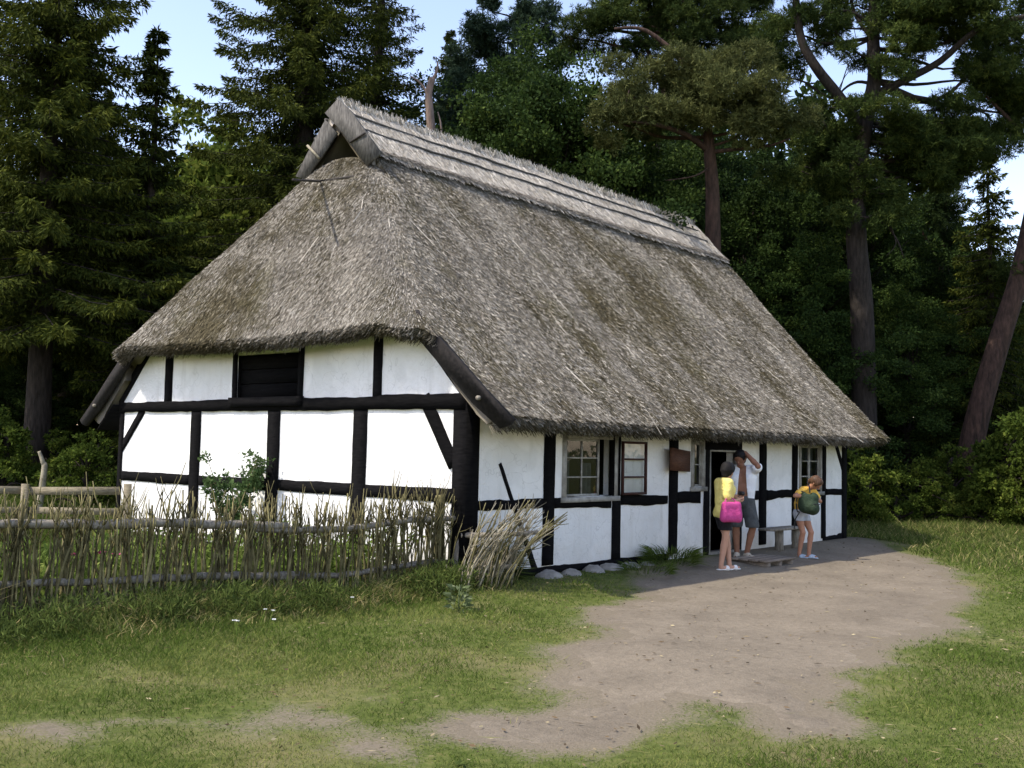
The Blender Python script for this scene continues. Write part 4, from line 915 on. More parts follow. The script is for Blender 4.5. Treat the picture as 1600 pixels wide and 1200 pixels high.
def limb(mb, pts, r0, r1, n=7, sub=5):
    pts = np.asarray(pts, float); t = np.linspace(0, len(pts)-1, (len(pts)-1)*sub+1); i = np.minimum(t.astype(int), len(pts)-2); f = (t-i)[:, None]
    pm = pts[np.maximum(i-1, 0)]; p0 = pts[i]; p1 = pts[i+1]; p2 = pts[np.minimum(i+2, len(pts)-1)]
    q = 0.5*((2*p0)+(-pm+p1)*f+(2*pm-5*p0+4*p1-p2)*f**2+(-pm+3*p0-3*p1+p2)*f**3)
    mb.tube(q, np.linspace(r0, r1, len(q)), n); return q
def pine_at(dep, base_px, trunk, limbs, clumps, label, leaf='pine', bark='pinebark', r0=0.25, r1=0.1, seed=1, dens=1.0, name='pine_tree', L=0.15, w=0.020, tint=0.42):
    rng = np.random.default_rng(seed); g = groundat(base_px, dep); tr = MB(); cr = MB()
    base = np.array([0, 0, -0.15]); pts = [base]+[at(x, y, dep+dd)-g for x, y, dd in trunk]
    tq = limb(tr, pts, r0, r1, 9)
    for ps, a, b in limbs: limb(tr, [at(x, y, dep+dd)-g for x, y, dd in ps], a, b, 6, 4)
    mpp = dep/FPX
    for (x, y, rx, ry, dd) in clumps:
        c = at(x, y, dep+dd)-g; R_ = np.array([rx, rx*0.9, ry])*mpp
        # break each mass into several flattened clumps
        k = max(3, int(rx*ry/260))
        for j in range(k):
            u = rng.normal(0, 0.55, 3); cc = c+u*R_; rr = R_*(0.30+0.22*rng.random())+0.12; rr[2] = rr[2]*0.75+0.04
            nt_ = int(dens*16*(rr[0]*rr[0]+0.25*rr[0])/0.12); nt_ = int(np.clip(nt_*1.5, 20, 260)); needle_clump(cr, rng, cc, rr, int(nt_*1.5), 15, L*0.9, w*1.05, tint+0.08*rng.normal())
            # twig to the clump
            if rng.random() < 0.75:
                kx = c+rng.normal(0, .2, 3)*R_; tr.tube([kx, (kx+cc)/2+rng.normal(0, .06, 3), cc], [0.022, 0.016, 0.006], 4)
        j = np.argmin(np.linalg.norm(tq-c, axis=1)+0.4*np.maximum(0, tq[:, 2]-c[2])); q = tq[j]; dl = np.linalg.norm(c-q)
        if dl > 0.5: limb(tr, [q, q+(c-q)*0.4+np.array([0, 0, -0.05*dl])+rng.normal(0, .06*dl, 3), q+(c-q)*0.75+rng.normal(0, .05*dl, 3), c], 0.03+0.012*dl, 0.012, 5, 3)
    return put_tree(name, label, 'tree', tr, cr, g, bark, leaf, group=TG)
pine_at(26, 1118, [(1117, 560, 0), (1114, 400, 0), (1113, 300, 0), (1108, 230, 0), (1102, 150, .2), (1108, 105, 0.1)],
  [([(1108, 236, 0), (1075, 212, -.3), (1030, 196, -.8), (985, 190, -1)], .09, .03), ([(1110, 238, 0), (1150, 233, -.3), (1200, 228, -.6), (1235, 216, -.8)], .06, .02), ([(1104, 160, .2), (1070, 100, .5), (1010, 48, .6), (960, 45, .6)], .09, .03), ([(1112, 260, 0), (1085, 275, -.5), (1040, 282, -.8)], .03, .01)],
  [(995, 160, 62, 40, -.8), (1075, 128, 70, 36, 0), (1160, 145, 70, 42, -.3), (948, 188, 30, 28, -1), (1212, 185, 45, 36, -.6), (1050, 185, 55, 26, -.6), (1170, 205, 50, 26, -.8), (1110, 100, 50, 26, 1)],
  'pine with a flat olive sunlit crown and reddish trunk behind the ridge', leaf='pinesun', r0=.26, r1=.08, seed=12, dens=1.2, tint=0.62)
pine_at(33, 1010, [(1010, 500, 0), (1015, 300, 0), (1040, 150, 0), (1050, 50, 0), (1060, -60, 0)],
  [([(1040, 150, 0), (1000, 60, 0), (940, 48, 0)], .09, .03)],
  [(955, 35, 55, 30, 0), (1035, 22, 65, 32, .5), (1115, 45, 60, 32, 0), (1000, 85, 45, 22, .5), (1185, 25, 50, 36, 0), (905, 28, 30, 28, 0), (1130, 95, 40, 25, 1), (1060, -30, 90, 30, 0), (930, 90, 40, 24, .6), (1120, 70, 45, 34, -.5), (1085, 20, 50, 34, -.5), (1180, 75, 40, 30, 0), (890, 60, 30, 26, .3), (1060, 70, 50, 26, -.4)],
  'tall pine showing its top behind the flat-crowned olive pine', seed=13, r0=.2, r1=.06)
pine_at(28, 1350, [(1350, 650, 0), (1346, 480, 0), (1338, 380, 0), (1338, 290, 0), (1350, 200, 0), (1366, 125, 0), (1364, 40, 0), (1376, -70, 0)],
  [([(1346, 200, 0), (1310, 150, -.2), (1275, 105, -.4), (1252, 62, -.4), (1244, 0, -.3), (1240, -50, 0)], .16, .08), ([(1366, 132, 0), (1340, 128, .2), (1318, 140, .3), (1300, 165, .3)], .05, .02), ([(1372, 146, 0), (1420, 122, -.2), (1470, 95, -.4), (1530, 45, -.8), (1605, 25, -1)], .12, .06), ([(1376, 140, 0), (1440, 156, .3), (1505, 150, .6), (1585, 172, 1)], .07, .025), ([(1362, 60, 0), (1335, 20, .2), (1325, -30, .3)], .06, .03), ([(1362, 60, 0), (1395, 0, -.2), (1420, -40, -.3)], .08, .04), ([(1340, 350, 0), (1375, 345, -.4), (1400, 372, -.6), (1412, 402, -.7)], .05, .012), ([(1390, 350, -.5), (1400, 380, -.7), (1385, 400, -.8)], .02, .006), ([(1310, 150, -.2), (1322, 110, -.5), (1338, 70, -.6), (1330, 30, -.6)], .02, .006), ([(1300, 165, .3), (1320, 120, .1), (1350, 85, 0)], .018, .006)],
  [(1215, 50, 45, 46, 0), (1250, 15, 45, 26, -.3), (1285, 200, 50, 26, -.3), (1350, 168, 55, 20, -.5), (1425, 182, 60, 22, .4), (1300, 232, 60, 24, .3), (1400, 72, 40, 36, -.4), (1440, 22, 55, 32, -.3), (1392, 105, 35, 22, -.5), (1505, 12, 60, 26, -.6), (1480, 225, 70, 30, .5), (1415, 245, 60, 30, .2), (1560, 205, 55, 32, .8), (1225, 120, 34, 36, 0), (1270, 275, 55, 32, .4), (1440, 285, 60, 26, .5), (1318, 75, 14, 14, -.6), (1470, 45, 50, 24, .5), (1560, 70, 40, 36, .5), (1590, 130, 30, 40, .6), (1380, 215, 70, 26, .3), (1520, 260, 50, 26, .6), (1330, 300, 50, 30, .8), (1430, 0, 70, 24, .6), (1300, 0, 40, 18, .5), (1590, 180, 50, 34, 1), (1425, 62, 34, 26, -.6), (1455, 55, 36, 26, .4), (1530, 130, 40, 26, .5), (1480, 15, 60, 30, -.7), (1310, 45, 26, 20, .4), (1350, 95, 22, 16, .5), (1470, 260, 70, 30, .9), (1340, 255, 40, 26, -.7), (1365, 340, 45, 26, -.6), (1340, 8, 30, 22, .3), (1270, 60, 26, 40, .3), (1520, 100, 36, 26, .7), (1390, 20, 40, 30, .2), (1455, 190, 60, 24, -.4), (1360, 300, 50, 24, -.5)],
  'big forked pine with a thick dark trunk right of the roof', bark='bark', r0=.36, r1=.13, seed=14)
pine_at(29, 1500, [(1508, 745, 0), (1530, 640, 0), (1562, 530, 0), (1590, 440, 0), (1612, 340, 0), (1640, 200, 0), (1665, 20, 0)],
  [([(1630, 250, 0), (1580, 190, -.4), (1540, 150, -.5)], .08, .03), ([(1655, 90, 0), (1590, 60, .2), (1550, 40, .3)], .08, .03)],
  [(1565, 140, 44, 46, -.3), (1595, 85, 45, 36, 0), (1540, 118, 36, 30, 0), (1600, 15, 50, 30, 0), (1600, 420, 40, 26, .4), (1580, 170, 40, 24, .4)],
  'leaning pine with a reddish trunk at the right edge', r0=.38, r1=.17, seed=15, tint=0.3)
pine_at(36, 1465, [(1465, 560, 0), (1470, 420, 0), (1480, 330, 0)], [([(1470, 420, 0), (1440, 360, 0), (1420, 330, 0)], .06, .02)],
  [(1480, 330, 60, 32, 0), (1430, 340, 40, 32, .4), (1505, 385, 45, 40, 0), (1450, 400, 40, 30, .5)], 'dark small pine in the shade behind the forked pine', seed=16, r0=.15, r1=.05, tint=0.2)
pine_at(38, 790, [(790, 500, 0), (792, 300, 0), (796, 150, 0), (805, 30, 0)], [],
  [(752, 62, 42, 42, 0), (802, 42, 36, 38, .4), (722, 108, 38, 36, 0), (850, 55, 30, 36, 0), (790, 112, 55, 36, .5), (705, 165, 32, 40, 0), (760, 170, 50, 40, 0), (835, 115, 40, 34, 0), (765, 12, 18, 18, 0), (830, 20, 22, 22, 0), (880, 100, 26, 40, 0)],
  'bluish dark pine with upright shoots above the middle of the ridge', leaf='bluepine', bark='bark', seed=17, r0=.22, r1=.05, L=0.18, w=0.028)
# bare snag
def snag():
    rng = np.random.default_rng(3); dep = 31; g = groundat(676, dep); root = empty('dead_tree', 'bare broken pinkish trunk standing just above the ridge', 'tree', g, group=TG)
    tr = MB(); limb(tr, [np.array([0, 0, -.1])]+[at(x, y, dep)-g for x, y in ((676, 400), (676, 240), (672, 180), (670, 145), (676, 122))], 0.17, 0.09, 9)
    limb(tr, [at(x, y, dep)-g for x, y in ((671, 150), (655, 128), (640, 118))], .05, .015, 5); limb(tr, [at(x, y, dep)-g for x, y in ((674, 130), (682, 112), (684, 98))], .06, .02, 5); limb(tr, [at(x, y, dep)-g for x, y in ((690, 210), (688, 190), (684, 175))], .04, .015, 5)
    tr.build('trunk', M['deadwood'], root, shade=True)
snag()

def leafy_mesh(seed, h, R, n=34, leaf=0.085, trunk=0.14, low=0.12, per=900):
    rng = np.random.default_rng(seed); tr = MB(); cr = MB()
    zz = np.linspace(0, h*0.85, 8); px_ = np.cumsum(rng.normal(0, .06, 8)); py_ = np.cumsum(rng.normal(0, .06, 8)); T = np.stack([px_, py_, zz-0.1], -1); tr.tube(T, np.linspace(trunk, 0.02, 8), 7)
    for k in range(n):
        f = low+(1-low)*rng.random()**0.8; rad = R*math.sin(math.pi*min(1, 0.22+0.78*f))**0.6*(0.35+0.7*rng.random()); a = rng.random()*6.283
        per_ = per; c = np.array([math.cos(a)*rad, math.sin(a)*rad, h*f*0.97]); j = min(7, int(f*6.5)); q = T[j]
        limb(tr, [q, (q+c)/2+rng.normal(0, .15, 3)+np.array([0, 0, .1]), c], 0.035, 0.008, 4, 3)
        s = R*(0.20+0.20*rng.random())
        for m in range(5):
            cc = c+rng.normal(0, s*0.6, 3); leafy_blob(cr, rng, cc, np.array([s, s, s*0.6])*(0.35+0.35*rng.random()), per//5, leaf, leaf*0.62, 0.36+0.10*rng.normal(), shell=0.25)
    return tr, cr
protos = {}
def leafy_at(px, dep, topy, R, label, seed, key, leaf='leaf', name='leafy_tree', cat='tree', group=TG, n=34, per=1500, lf=0.10, low=0.12):
    g = groundat(px, dep); h = at(px, topy, dep)[2]-g[2]
    if key in protos:
        s, h0 = protos[key]; return put_tree(name, label, cat, None, None, g, None, None, rz=seed*1.7, sc=h/h0, group=group, share=s)
    tr, cr = leafy_mesh(seed, h, R, n=n, per=per, leaf=lf, low=low); r = put_tree(name, label, cat, tr, cr, g, 'bark', leaf, group=group); protos[key] = (r, h); return r
leafy_at(845, 26.5, 95, 3.1, 'large leafy tree right behind the middle of the ridge', 41, 'a', n=84)
leafy_at(960, 30, 195, 0, 'leafy tree below the olive pine crown', 2, 'a')
leafy_at(1175, 31, 270, 2.8, 'dense dark leafy tree at the far end of the ridge', 42, 'b', n=76)
leafy_at(1250, 29, 365, 0, 'leafy tree beside the sloping right edge of the roof', 3, 'b')
leafy_at(1330, 34, 250, 0, 'leafy tree deep in shade behind the forked pine trunk', 4, 'a')
leafy_at(1420, 31, 445, 0, 'low leafy tree between the forked and the leaning pine', 5, 'b')
leafy_at(1490, 34, 400, 0, 'dark leafy tree behind the foot of the leaning pine', 6, 'b')
leafy_at(1735, 24.5, 560, 2.0, 'light green leafy tree at the right edge below the leaning trunk', 43, 'c', n=50, leaf='shrubleaf')
leafy_at(1100, 37, 200, 0, 'distant leafy tree behind the reddish pine trunk', 7, 'a')
leafy_at(700, 34, 170, 0, 'leafy tree in shade behind the bare trunk', 8, 'b')
leafy_at(350, 36, 250, 0, 'bright yellow-green leafy tree beside the left roof slope', 9, 'c')
leafy_at(240, 33, 330, 0, 'dark leafy tree seen behind the left eave corner', 10, 'a')
leafy_at(70, 30, 420, 0, 'dark leafy tree under the tallest spruce', 11, 'b')
leafy_at(-70, 26, 480, 0, 'leafy tree at the left edge beyond the rail fence', 12, 'a')
leafy_at(1560, 39, 430, 0, 'distant leafy tree beyond the hanging spruce', 13, 'a')
SG = 'shrubs along the edge of the wood'
leafy_at(1345, 26.6, 738, 0.9, 'low yellow-green shrub at the right corner of the cottage', 51, 's', leaf='shrubleaf', name='shrub', cat='shrub', group=SG, n=26, per=420, lf=0.07, low=0.05)
for i, (px, dep, ty, lab) in enumerate(((1395, 27.2, 740, 'low bright shrub, second from the cottage corner'), (1445, 27.6, 738, 'rounded bright shrub left of the leaning pine foot'), (1484, 28.4, 722, 'taller shrub hiding the foot of the leaning pine'), (1545, 27, 745, 'low shrub just right of the leaning pine foot'), (1598, 26.5, 738, 'low shrub at the right edge of the meadow'), (1310, 27.5, 690, 'shrub partly hidden behind the cottage corner'), (1572, 27.5, 690, 'taller shrub right of the leaning pine trunk'))):
    leafy_at(px, dep, ty, 0, lab, 60+i, 's', name='shrub', cat='shrub', group=SG)
leafy_at(142, 21.5, 702, 0, 'light green bush on the bank left of the cottage corner', 71, 's', name='shrub', cat='shrub', group=SG)
leafy_at(8, 22.5, 668, 0, 'sunlit bush at the left edge above the rail fence', 72, 's', name='shrub', cat='shrub', group=SG)
leafy_at(96, 24, 690, 0, 'bush behind the pale stump', 73, 's', name='shrub', cat='shrub', group=SG)
# pale broken stump
g = groundat(66, 20.6); root = empty('tree_stump', 'pale broken stump standing among bushes at the left', 'stump', g); mb = MB()
limb(mb, [np.array([0.0, 0, -.3])]+[at(x, y, 20.6)-g for x, y in ((69, 738), (67, 722), (61, 705))], .075, .03, 7); mb.build('trunk', M['paleStick'], root, shade=True)

# far wood: closes the view behind everything
def far_wood():
    rng = np.random.default_rng(91); mb = MB(); n = 210000
    th = rng.uniform(-0.75, 0.75, n); r = 44+14*rng.random(n); x = CAM[0]+r*np.cos(YAW+th); y = CAM[1]+r*np.sin(YAW+th)
    px = 800-np.tan(th)*FPX; top = np.interp(px, [-400, 0, 150, 250, 330, 420, 700, 1000, 1250, 1480, 1560, 1640, 2000], [15, 14, 10, 9, 10, 13, 17, 18.5, 17, 13.5, 8, 7, 9])
    top = top*(0.72+0.5*fnoise(th*14+3, th*0+2)); z = top*rng.random(n)**0.85
    hole = fnoise(th*60, z*1.6) > 0.66-0.05*(z > 8); k = ~hole; x, y, z = x[k], y[k], z[k]; n = len(x)
    blades(mb, np.stack([x, y, z-.3], -1), rng.normal(size=(n, 3)), 0.40+0.35*rng.random(n), 0.26, rng, np.clip(0.22+0.16*rng.normal(size=n), 0, 1))
    tag(mb.build('far_wood', M['leaf']), 'dark wood closing the view behind the cottage', 'forest', kind='stuff')
far_wood()

# ---- small plants near the fence and wall
def bush_by_fence():
    rng = np.random.default_rng(61); g = onz(322, 900, -0.1); g = P3(g[:2]+FW[:2]*1.2); root = empty('rose_bush', 'leafy rose bush growing behind the wattle fence by the gable', 'bush', g); st = MB(); cr = MB()
    for k in range(12):
        a = rng.random()*6.283; L = 1.0+0.6*rng.random(); p = [np.zeros(3), np.array([math.cos(a)*.12, math.sin(a)*.12, L*.5]), np.array([math.cos(a)*.36, math.sin(a)*.36, L*0.95])]; limb(st, p, .012, .004, 5, 4)
        for m in range(5):
            c = p[1]+(p[2]-p[1])*(m/4.0)+rng.normal(0, .06, 3); leafy_blob(cr, rng, c, np.array([.13, .13, .10]), 46, 0.06, 0.036, 0.5, shell=0.1)
    st.build('stem', M['stick'], root); cr.build('foliage', M['roseleaf'], root)
M['roseleaf'] = foliage('rose_leaves', (0.03, 0.06, 0.02), (0.08, 0.13, 0.045), (0.18, 0.24, 0.10), 0.3)
bush_by_fence()
def straws():
    rng = np.random.default_rng(44); n = 520; r = 4.5*np.exp(rng.random(n)*math.log(5)); th = (rng.random(n)-.5)*1.2; x = CAM[0]+r*np.cos(YAW+th); y = CAM[1]+r*np.sin(YAW+th)
    k = (pathdist(x, y) > -.3) & ~((x > -.4) & (y > -.4)); x, y = x[k], y[k]; n = len(x); mb = MB()
    blades(mb, np.stack([x, y, gz(x, y)+0.035], -1), np.stack([rng.normal(0, 1, n), rng.normal(0, 1, n), .12*rng.normal(size=n)], -1), 0.08+0.14*rng.random(n), 0.006, rng, 0.6+.4*rng.random(n), side=np.array([[0, 0, 1.0]])+rng.normal(0, .3, (n, 3)))
    n2 = 260; c = rng.integers(0, n, n2); xx = x[c]+rng.normal(0, .5, n2); yy = y[c]+rng.normal(0, .5, n2); ok = ~((xx > -.4) & (yy > -.4)) & (pathdist(xx, yy) > .35) & (rng.random(n2) < .5); xx, yy = xx[ok], yy[ok]
    for q in range(len(xx)):      # flat rosettes of broad lawn weeds
        m = 7; a = rng.random()*6+np.arange(m)*6.283/m; blades(mb, np.repeat([[xx[q], yy[q], float(gz(xx[q], yy[q]))+.012]], m, 0), np.stack([np.cos(a), np.sin(a), 0.25+.2*rng.random(m)], -1), 0.03+.03*rng.random(m), 0.02, rng, np.clip(0.33+.08*rng.normal(size=m), 0, 1), side=np.array([[0, 0, 1.0]]))
    tag(mb.build('lawn_weeds', M['weeds']), 'loose straws and flat weed rosettes scattered over the lawn', 'lawn weeds', kind='stuff')
straws()
def herb(name, label, cat, px, py, h, r, n, mat, L, w, seed, tint=0.5, flat=0.3):
    rng = np.random.default_rng(seed); g = P3(onz(px, py)[:2]); root = MB(); c = n
    st = MB(); lv = MB(); a = rng.random(n)*6.283; t = rng.random(n)
    p = np.stack([np.cos(a)*r*0.15, np.sin(a)*r*0.15, h*t*0.7], -1); d = np.stack([np.cos(a), np.sin(a), 0.4+1.6*t], -1)
    blades(lv, p, d, L*(0.6+0.6*rng.random(n)), w, rng, np.clip(tint+0.2*rng.normal(size=n), 0, 1), bend=np.stack([np.cos(a)*.3, np.sin(a)*.3, -0.3*np.ones(n)], -1))
    rt = empty(name, label, cat, g); lv.build('foliage', M[mat], rt); st.tube([(0, 0, -.02), (0.01, 0, h*.8)], [.01, .005], 5); st.build('stem', M[mat], rt)
M['silver'] = foliage('silvery_leaves', (0.055, 0.080, 0.030), (0.13, 0.165, 0.075), (0.25, 0.28, 0.16), 0.2)
herb('silvery_plant', 'pale grey-green leafy weed at the foot of the brushwood bundle', 'plant', 716, 955, 0.36, 0.5, 70, 'silver', 0.10, 0.05, 5)
herb('grass_tuft', 'green grass tuft growing at the foot of the front wall', 'grass tuft', 1050, 893, 0.2, 2.0, 900, 'grass', 0.26, 0.009, 6, tint=0.35)
herb('grass_tuft', 'small grass tuft at the wall foot beside the fieldstones', 'grass tuft', 1012, 905, 0.12, 2.0, 420, 'grass', 0.18, 0.008, 7, tint=0.35)
herb('wall_shrub', 'dark low shrub growing under the brushwood at the wall corner', 'shrub', 790, 922, 0.5, 0.3, 700, 'weeds', 0.34, 0.012, 8, tint=0.15)
# little flowers
M['petalw'] = simple('white_petals', (0.75, 0.75, 0.72), (0.85, 0.85, 0.83), 20, 0.8, 0); M['petalp'] = simple('pink_petals', (0.55, 0.06, 0.25), (0.65, 0.12, 0.35), 20, 0.8, 0)
def flower(px, py, h, r, mat, label, grp, seed, off=0.0):
    rng = np.random.default_rng(seed); g = P3(onz(px, py)[:2]+FW[:2]*off); root = empty('flower', label, 'flower', g, group=grp)
    st = MB(); top = np.array([rng.normal(0, .03), rng.normal(0, .03), h]); st.tube([(0, 0, 0), top*0.5, top], .004, 4); st.build('stem', M['garden'], root)
    hd = MB(); a = np.arange(12)*6.283/12; blades(hd, np.repeat(top[None], 12, 0), np.stack([np.cos(a), np.sin(a), 0.35+0*a], -1), r, r*.7, rng, .5); hd.build('head', M[mat], root)
for i, (px, py, h) in enumerate(((367, 1010, .22), (403, 992, .22), (416, 990, .2), (428, 1003, .2), (546, 975, .25), (372, 1000, .16))):
    flower(px, py, h, 0.022, 'petalw', 'small white wildflower in the weeds before the fence', 'white wildflowers', 200+i)
for i, (px, py, h) in enumerate(((97, 985, .62), (117, 985, .6), (142, 985, .74), (45, 985, .6))):
    flower(px, py, h, 0.05, 'petalp', 'pink garden flower glimpsed through the wattle fence', 'pink garden flowers', 220+i, off=0.9)

# ------------------------------------------------------------------ people: one continuous surface each, grown from tapered limbs
def sdf_mesh(prims, res=0.0085, k=0.02, cuts=None):
    """smooth union of tapered capsules (a, b, ra, rb[, k]) -> surface-net mesh"""
    A = np.array([np.minimum(p[0], p[1])-max(p[2], p[3])-0.04 for p in prims]).min(0); B = np.array([np.maximum(p[0], p[1])+max(p[2], p[3])+0.04 for p in prims]).max(0)
    n = np.ceil((B-A)/res).astype(int)+1; V = np.full(n, 1.0, np.float32)
    ax = [A[i]+np.arange(n[i])*res for i in range(3)]
    for p in prims:
        a, b, ra, rb = np.array(p[0], float), np.array(p[1], float), p[2], p[3]; kk = p[4] if len(p) > 4 else k; sc = np.array(p[5] if len(p) > 5 else (1, 1, 1.0))
        m = max(ra, rb)*max(sc)+0.06; lo = np.maximum(((np.minimum(a, b)-m-A)/res).astype(int), 0); hi = np.minimum(((np.maximum(a, b)+m-A)/res).astype(int)+2, n)
        sl = tuple(slice(lo[i], hi[i]) for i in range(3)); G = np.stack(np.meshgrid(*[ax[i][lo[i]:hi[i]] for i in range(3)], indexing='ij'), -1)
        Gs = (G-a)/sc; ab = (b-a)/sc; t = np.clip((Gs@ab)/(ab@ab+1e-9), 0, 1); d = (np.linalg.norm(Gs-t[..., None]*ab, axis=-1)-(ra+(rb-ra)*t))
        cur = V[sl]; h = np.maximum(kk-np.abs(cur-d), 0)/max(kk, 1e-6); V[sl] = np.minimum(cur, d)-h*h*kk*0.25
    if cuts is not None:
        G = np.stack(np.meshgrid(*ax, indexing='ij'), -1); V = np.maximum(V, cuts(G)).astype(np.float32)
    V[0] = V[-1] = 1; V[:, 0] = V[:, -1] = 1; V[:, :, 0] = V[:, :, -1] = 1
    # surface nets
    S = V < 0; c = np.zeros(tuple(n-1)+(3,)); w = np.zeros(tuple(n-1))
    cor = [(i, j, l) for i in (0, 1) for j in (0, 1) for l in (0, 1)]
    def sub(X, o): return X[o[0]:n[0]-1+o[0], o[1]:n[1]-1+o[1], o[2]:n[2]-1+o[2]]
    for o in cor:
        for axn in range(3):
            if o[axn]: continue
            o2 = list(o); o2[axn] = 1; v0, v1 = sub(V, o), sub(V, o2); m = (v0 < 0) != (v1 < 0); t = np.where(m, v0/np.where(m, v0-v1, 1), 0)
            for q in range(3): c[..., q] += np.where(m, o[q]+(t if q == axn else 0), 0)
            w += m
    act = w > 0; idx = -np.ones(act.shape, int); idx[act] = np.arange(act.sum()); ijk = np.argwhere(act); P = A+(ijk+c[act]/w[act][:, None])*res
    Q = []
    for axn in range(3):
        o2 = [0, 0, 0]; o2[axn] = 1; s0 = S[tuple(slice(0, n[i]-o2[i]) for i in range(3))]; s1 = S[tuple(slice(o2[i], n[i]) for i in range(3))]
        e = np.argwhere(s0 != s1); u, v = [(1, 2), (2, 0), (0, 1)][axn]
        du = np.zeros(3, int); du[u] = 1; dv = np.zeros(3, int); dv[v] = 1
        q = np.stack([idx[tuple((e-du-dv).T)], idx[tuple((e-dv).T)], idx[tuple(e.T)], idx[tuple((e-du).T)]], -1)
        fl = s0[tuple(e.T)]; q[~fl] = q[~fl][:, ::-1]; Q.append(q)
    mb = MB(); mb.add(P, quads=np.concatenate(Q)); return mb
def J(*p): return np.array(p, float)
def hand(prims, wrist, d, palmn, s=1.0, curl=0.5, thumb=1):
    """palm and five separate bent fingers; d: pointing direction, palmn: palm normal"""
    d = unit(d); pn = unit(palmn-np.dot(palmn, d)*d); sd = np.cross(d, pn)*thumb
    k0 = wrist+d*0.085*s
    prims.append((wrist+sd*0.018*s, k0+sd*0.025*s, 0.017*s, 0.014*s, 0.015)); prims.append((wrist-sd*0.016*s, k0-sd*0.024*s, 0.017*s, 0.013*s, 0.015))
    for i, L in enumerate((0.070, 0.080, 0.074, 0.058)):
        b = k0+sd*(0.030-0.020*i)*s; c = curl*(1+0.12*i); d1 = unit(d*math.cos(c*.5)+pn*math.sin(c*.5)); d2 = unit(d*math.cos(c*1.3)+pn*math.sin(c*1.3)); d3 = unit(d*math.cos(c*2.0)+pn*math.sin(c*2.0))
        p1 = b+d1*L*0.45*s; p2 = p1+d2*L*0.32*s; p3 = p2+d3*L*0.25*s
        prims += [(b, p1, 0.0095*s, 0.0085*s, 0.004), (p1, p2, 0.0085*s, 0.008*s, 0.003), (p2, p3, 0.008*s, 0.007*s, 0.003)]
    tb = wrist+d*0.025*s+sd*0.030*s; t1 = tb+unit(d*0.7+sd*0.7+pn*.25)*0.042*s; t2 = t1+unit(d*0.95+sd*0.25+pn*.4)*0.032*s
    prims += [(tb, t1, 0.013*s, 0.011*s, 0.008), (t1, t2, 0.0105*s, 0.009*s, 0.004)]
def head(prims, c, f, up, r=0.098, hairless=True):
    """skull, jaw, nose, ears, lips, brow; returns frame"""
    f = unit(f); up = unit(up-np.dot(up, f)*f); s = np.cross(f, up)
    prims += [(c+up*0.025-f*0.020, c+up*0.030+f*0.018, r*0.90, r*0.86, 0.03), (c-up*0.035+f*0.022, c-up*0.078+f*0.045, r*0.62, r*0.40, 0.03),
              (c-up*0.005+f*0.088, c-up*0.032+f*0.108, 0.010, 0.016, 0.012), (c+up*0.020+f*0.080+s*0.03, c+up*0.020+f*0.080-s*0.03, 0.014, 0.014, 0.015),
              (c-up*0.062+f*0.082+s*0.018, c-up*0.062+f*0.082-s*0.018, 0.009, 0.009, 0.008)]
    for q in (1, -1): prims.append((c+s*q*0.086+up*0.012-f*0.01, c+s*q*0.083-up*0.030-f*0.004, 0.016, 0.011, 0.008))
    return f, up, s
def face_bits(root, c, f, up, s, body):
    eb = MB()
    for q in (1, -1):
        p = c+f*0.083+s*q*0.031+up*0.003; eb.tube([p-f*0.008, p+f*0.003, p+f*0.006], [0.012, 0.010, 0.004], 8, tint=0.1)
    eb.build('eyes', M['eye'], body); lb = MB(); lb.tube([c-up*0.062+f*0.089+s*0.02, c-up*0.061+f*0.093, c-up*0.062+f*0.089-s*0.02], [.004, .006, .004], 6); lb.build('lips', M['lips'], body)
def cloth(name, col1, col2, rough=0.85): return simple(name, col1, col2, 9, rough, 0.9, 0.035)
M['skinw'] = simple('fair_tanned_skin', (0.42, 0.23, 0.15), (0.50, 0.28, 0.19), 12, 0.55, 0.05); M['skinm'] = simple('brown_tanned_skin', (0.20, 0.095, 0.055), (0.27, 0.13, 0.08), 12, 0.55, 0.05)
M['skingirl'] = simple('tanned_skin', (0.34, 0.165, 0.10), (0.42, 0.21, 0.13), 12, 0.55, 0.05)
M['eye'] = simple('eyes', (0.02, 0.015, 0.012), (0.05, 0.04, 0.03), 40, 0.3, 0); M['lips'] = simple('lips', (0.28, 0.09, 0.07), (0.33, 0.11, 0.09), 30, 0.5, 0)
M['hairblack'] = simple('black_hair', (0.003, 0.0025, 0.0025), (0.010, 0.008, 0.008), 40, 0.75, 0.6, 0.006, stretch=(1, 1, .2)); M['hairbrown'] = simple('brown_hair', (0.045, 0.022, 0.012), (0.12, 0.065, 0.035), 40, 0.55, 0.6, 0.006, stretch=(1, 1, .2))
M['yellow'] = cloth('yellow_shirt', (0.72, 0.60, 0.17), (0.80, 0.69, 0.24)); M['orange'] = cloth('orange_yellow_shirt', (0.72, 0.42, 0.06), (0.80, 0.50, 0.10)); M['whiteshirt'] = cloth('white_shirt', (0.72, 0.74, 0.78), (0.82, 0.84, 0.86))
M['blackcloth'] = cloth('black_shorts_cloth', (0.008, 0.008, 0.010), (0.018, 0.017, 0.020)); M['greycloth'] = cloth('dark_grey_shorts_cloth', (0.050, 0.055, 0.058), (0.085, 0.09, 0.09)); M['denim'] = cloth('pale_denim', (0.34, 0.37, 0.42), (0.48, 0.50, 0.54))
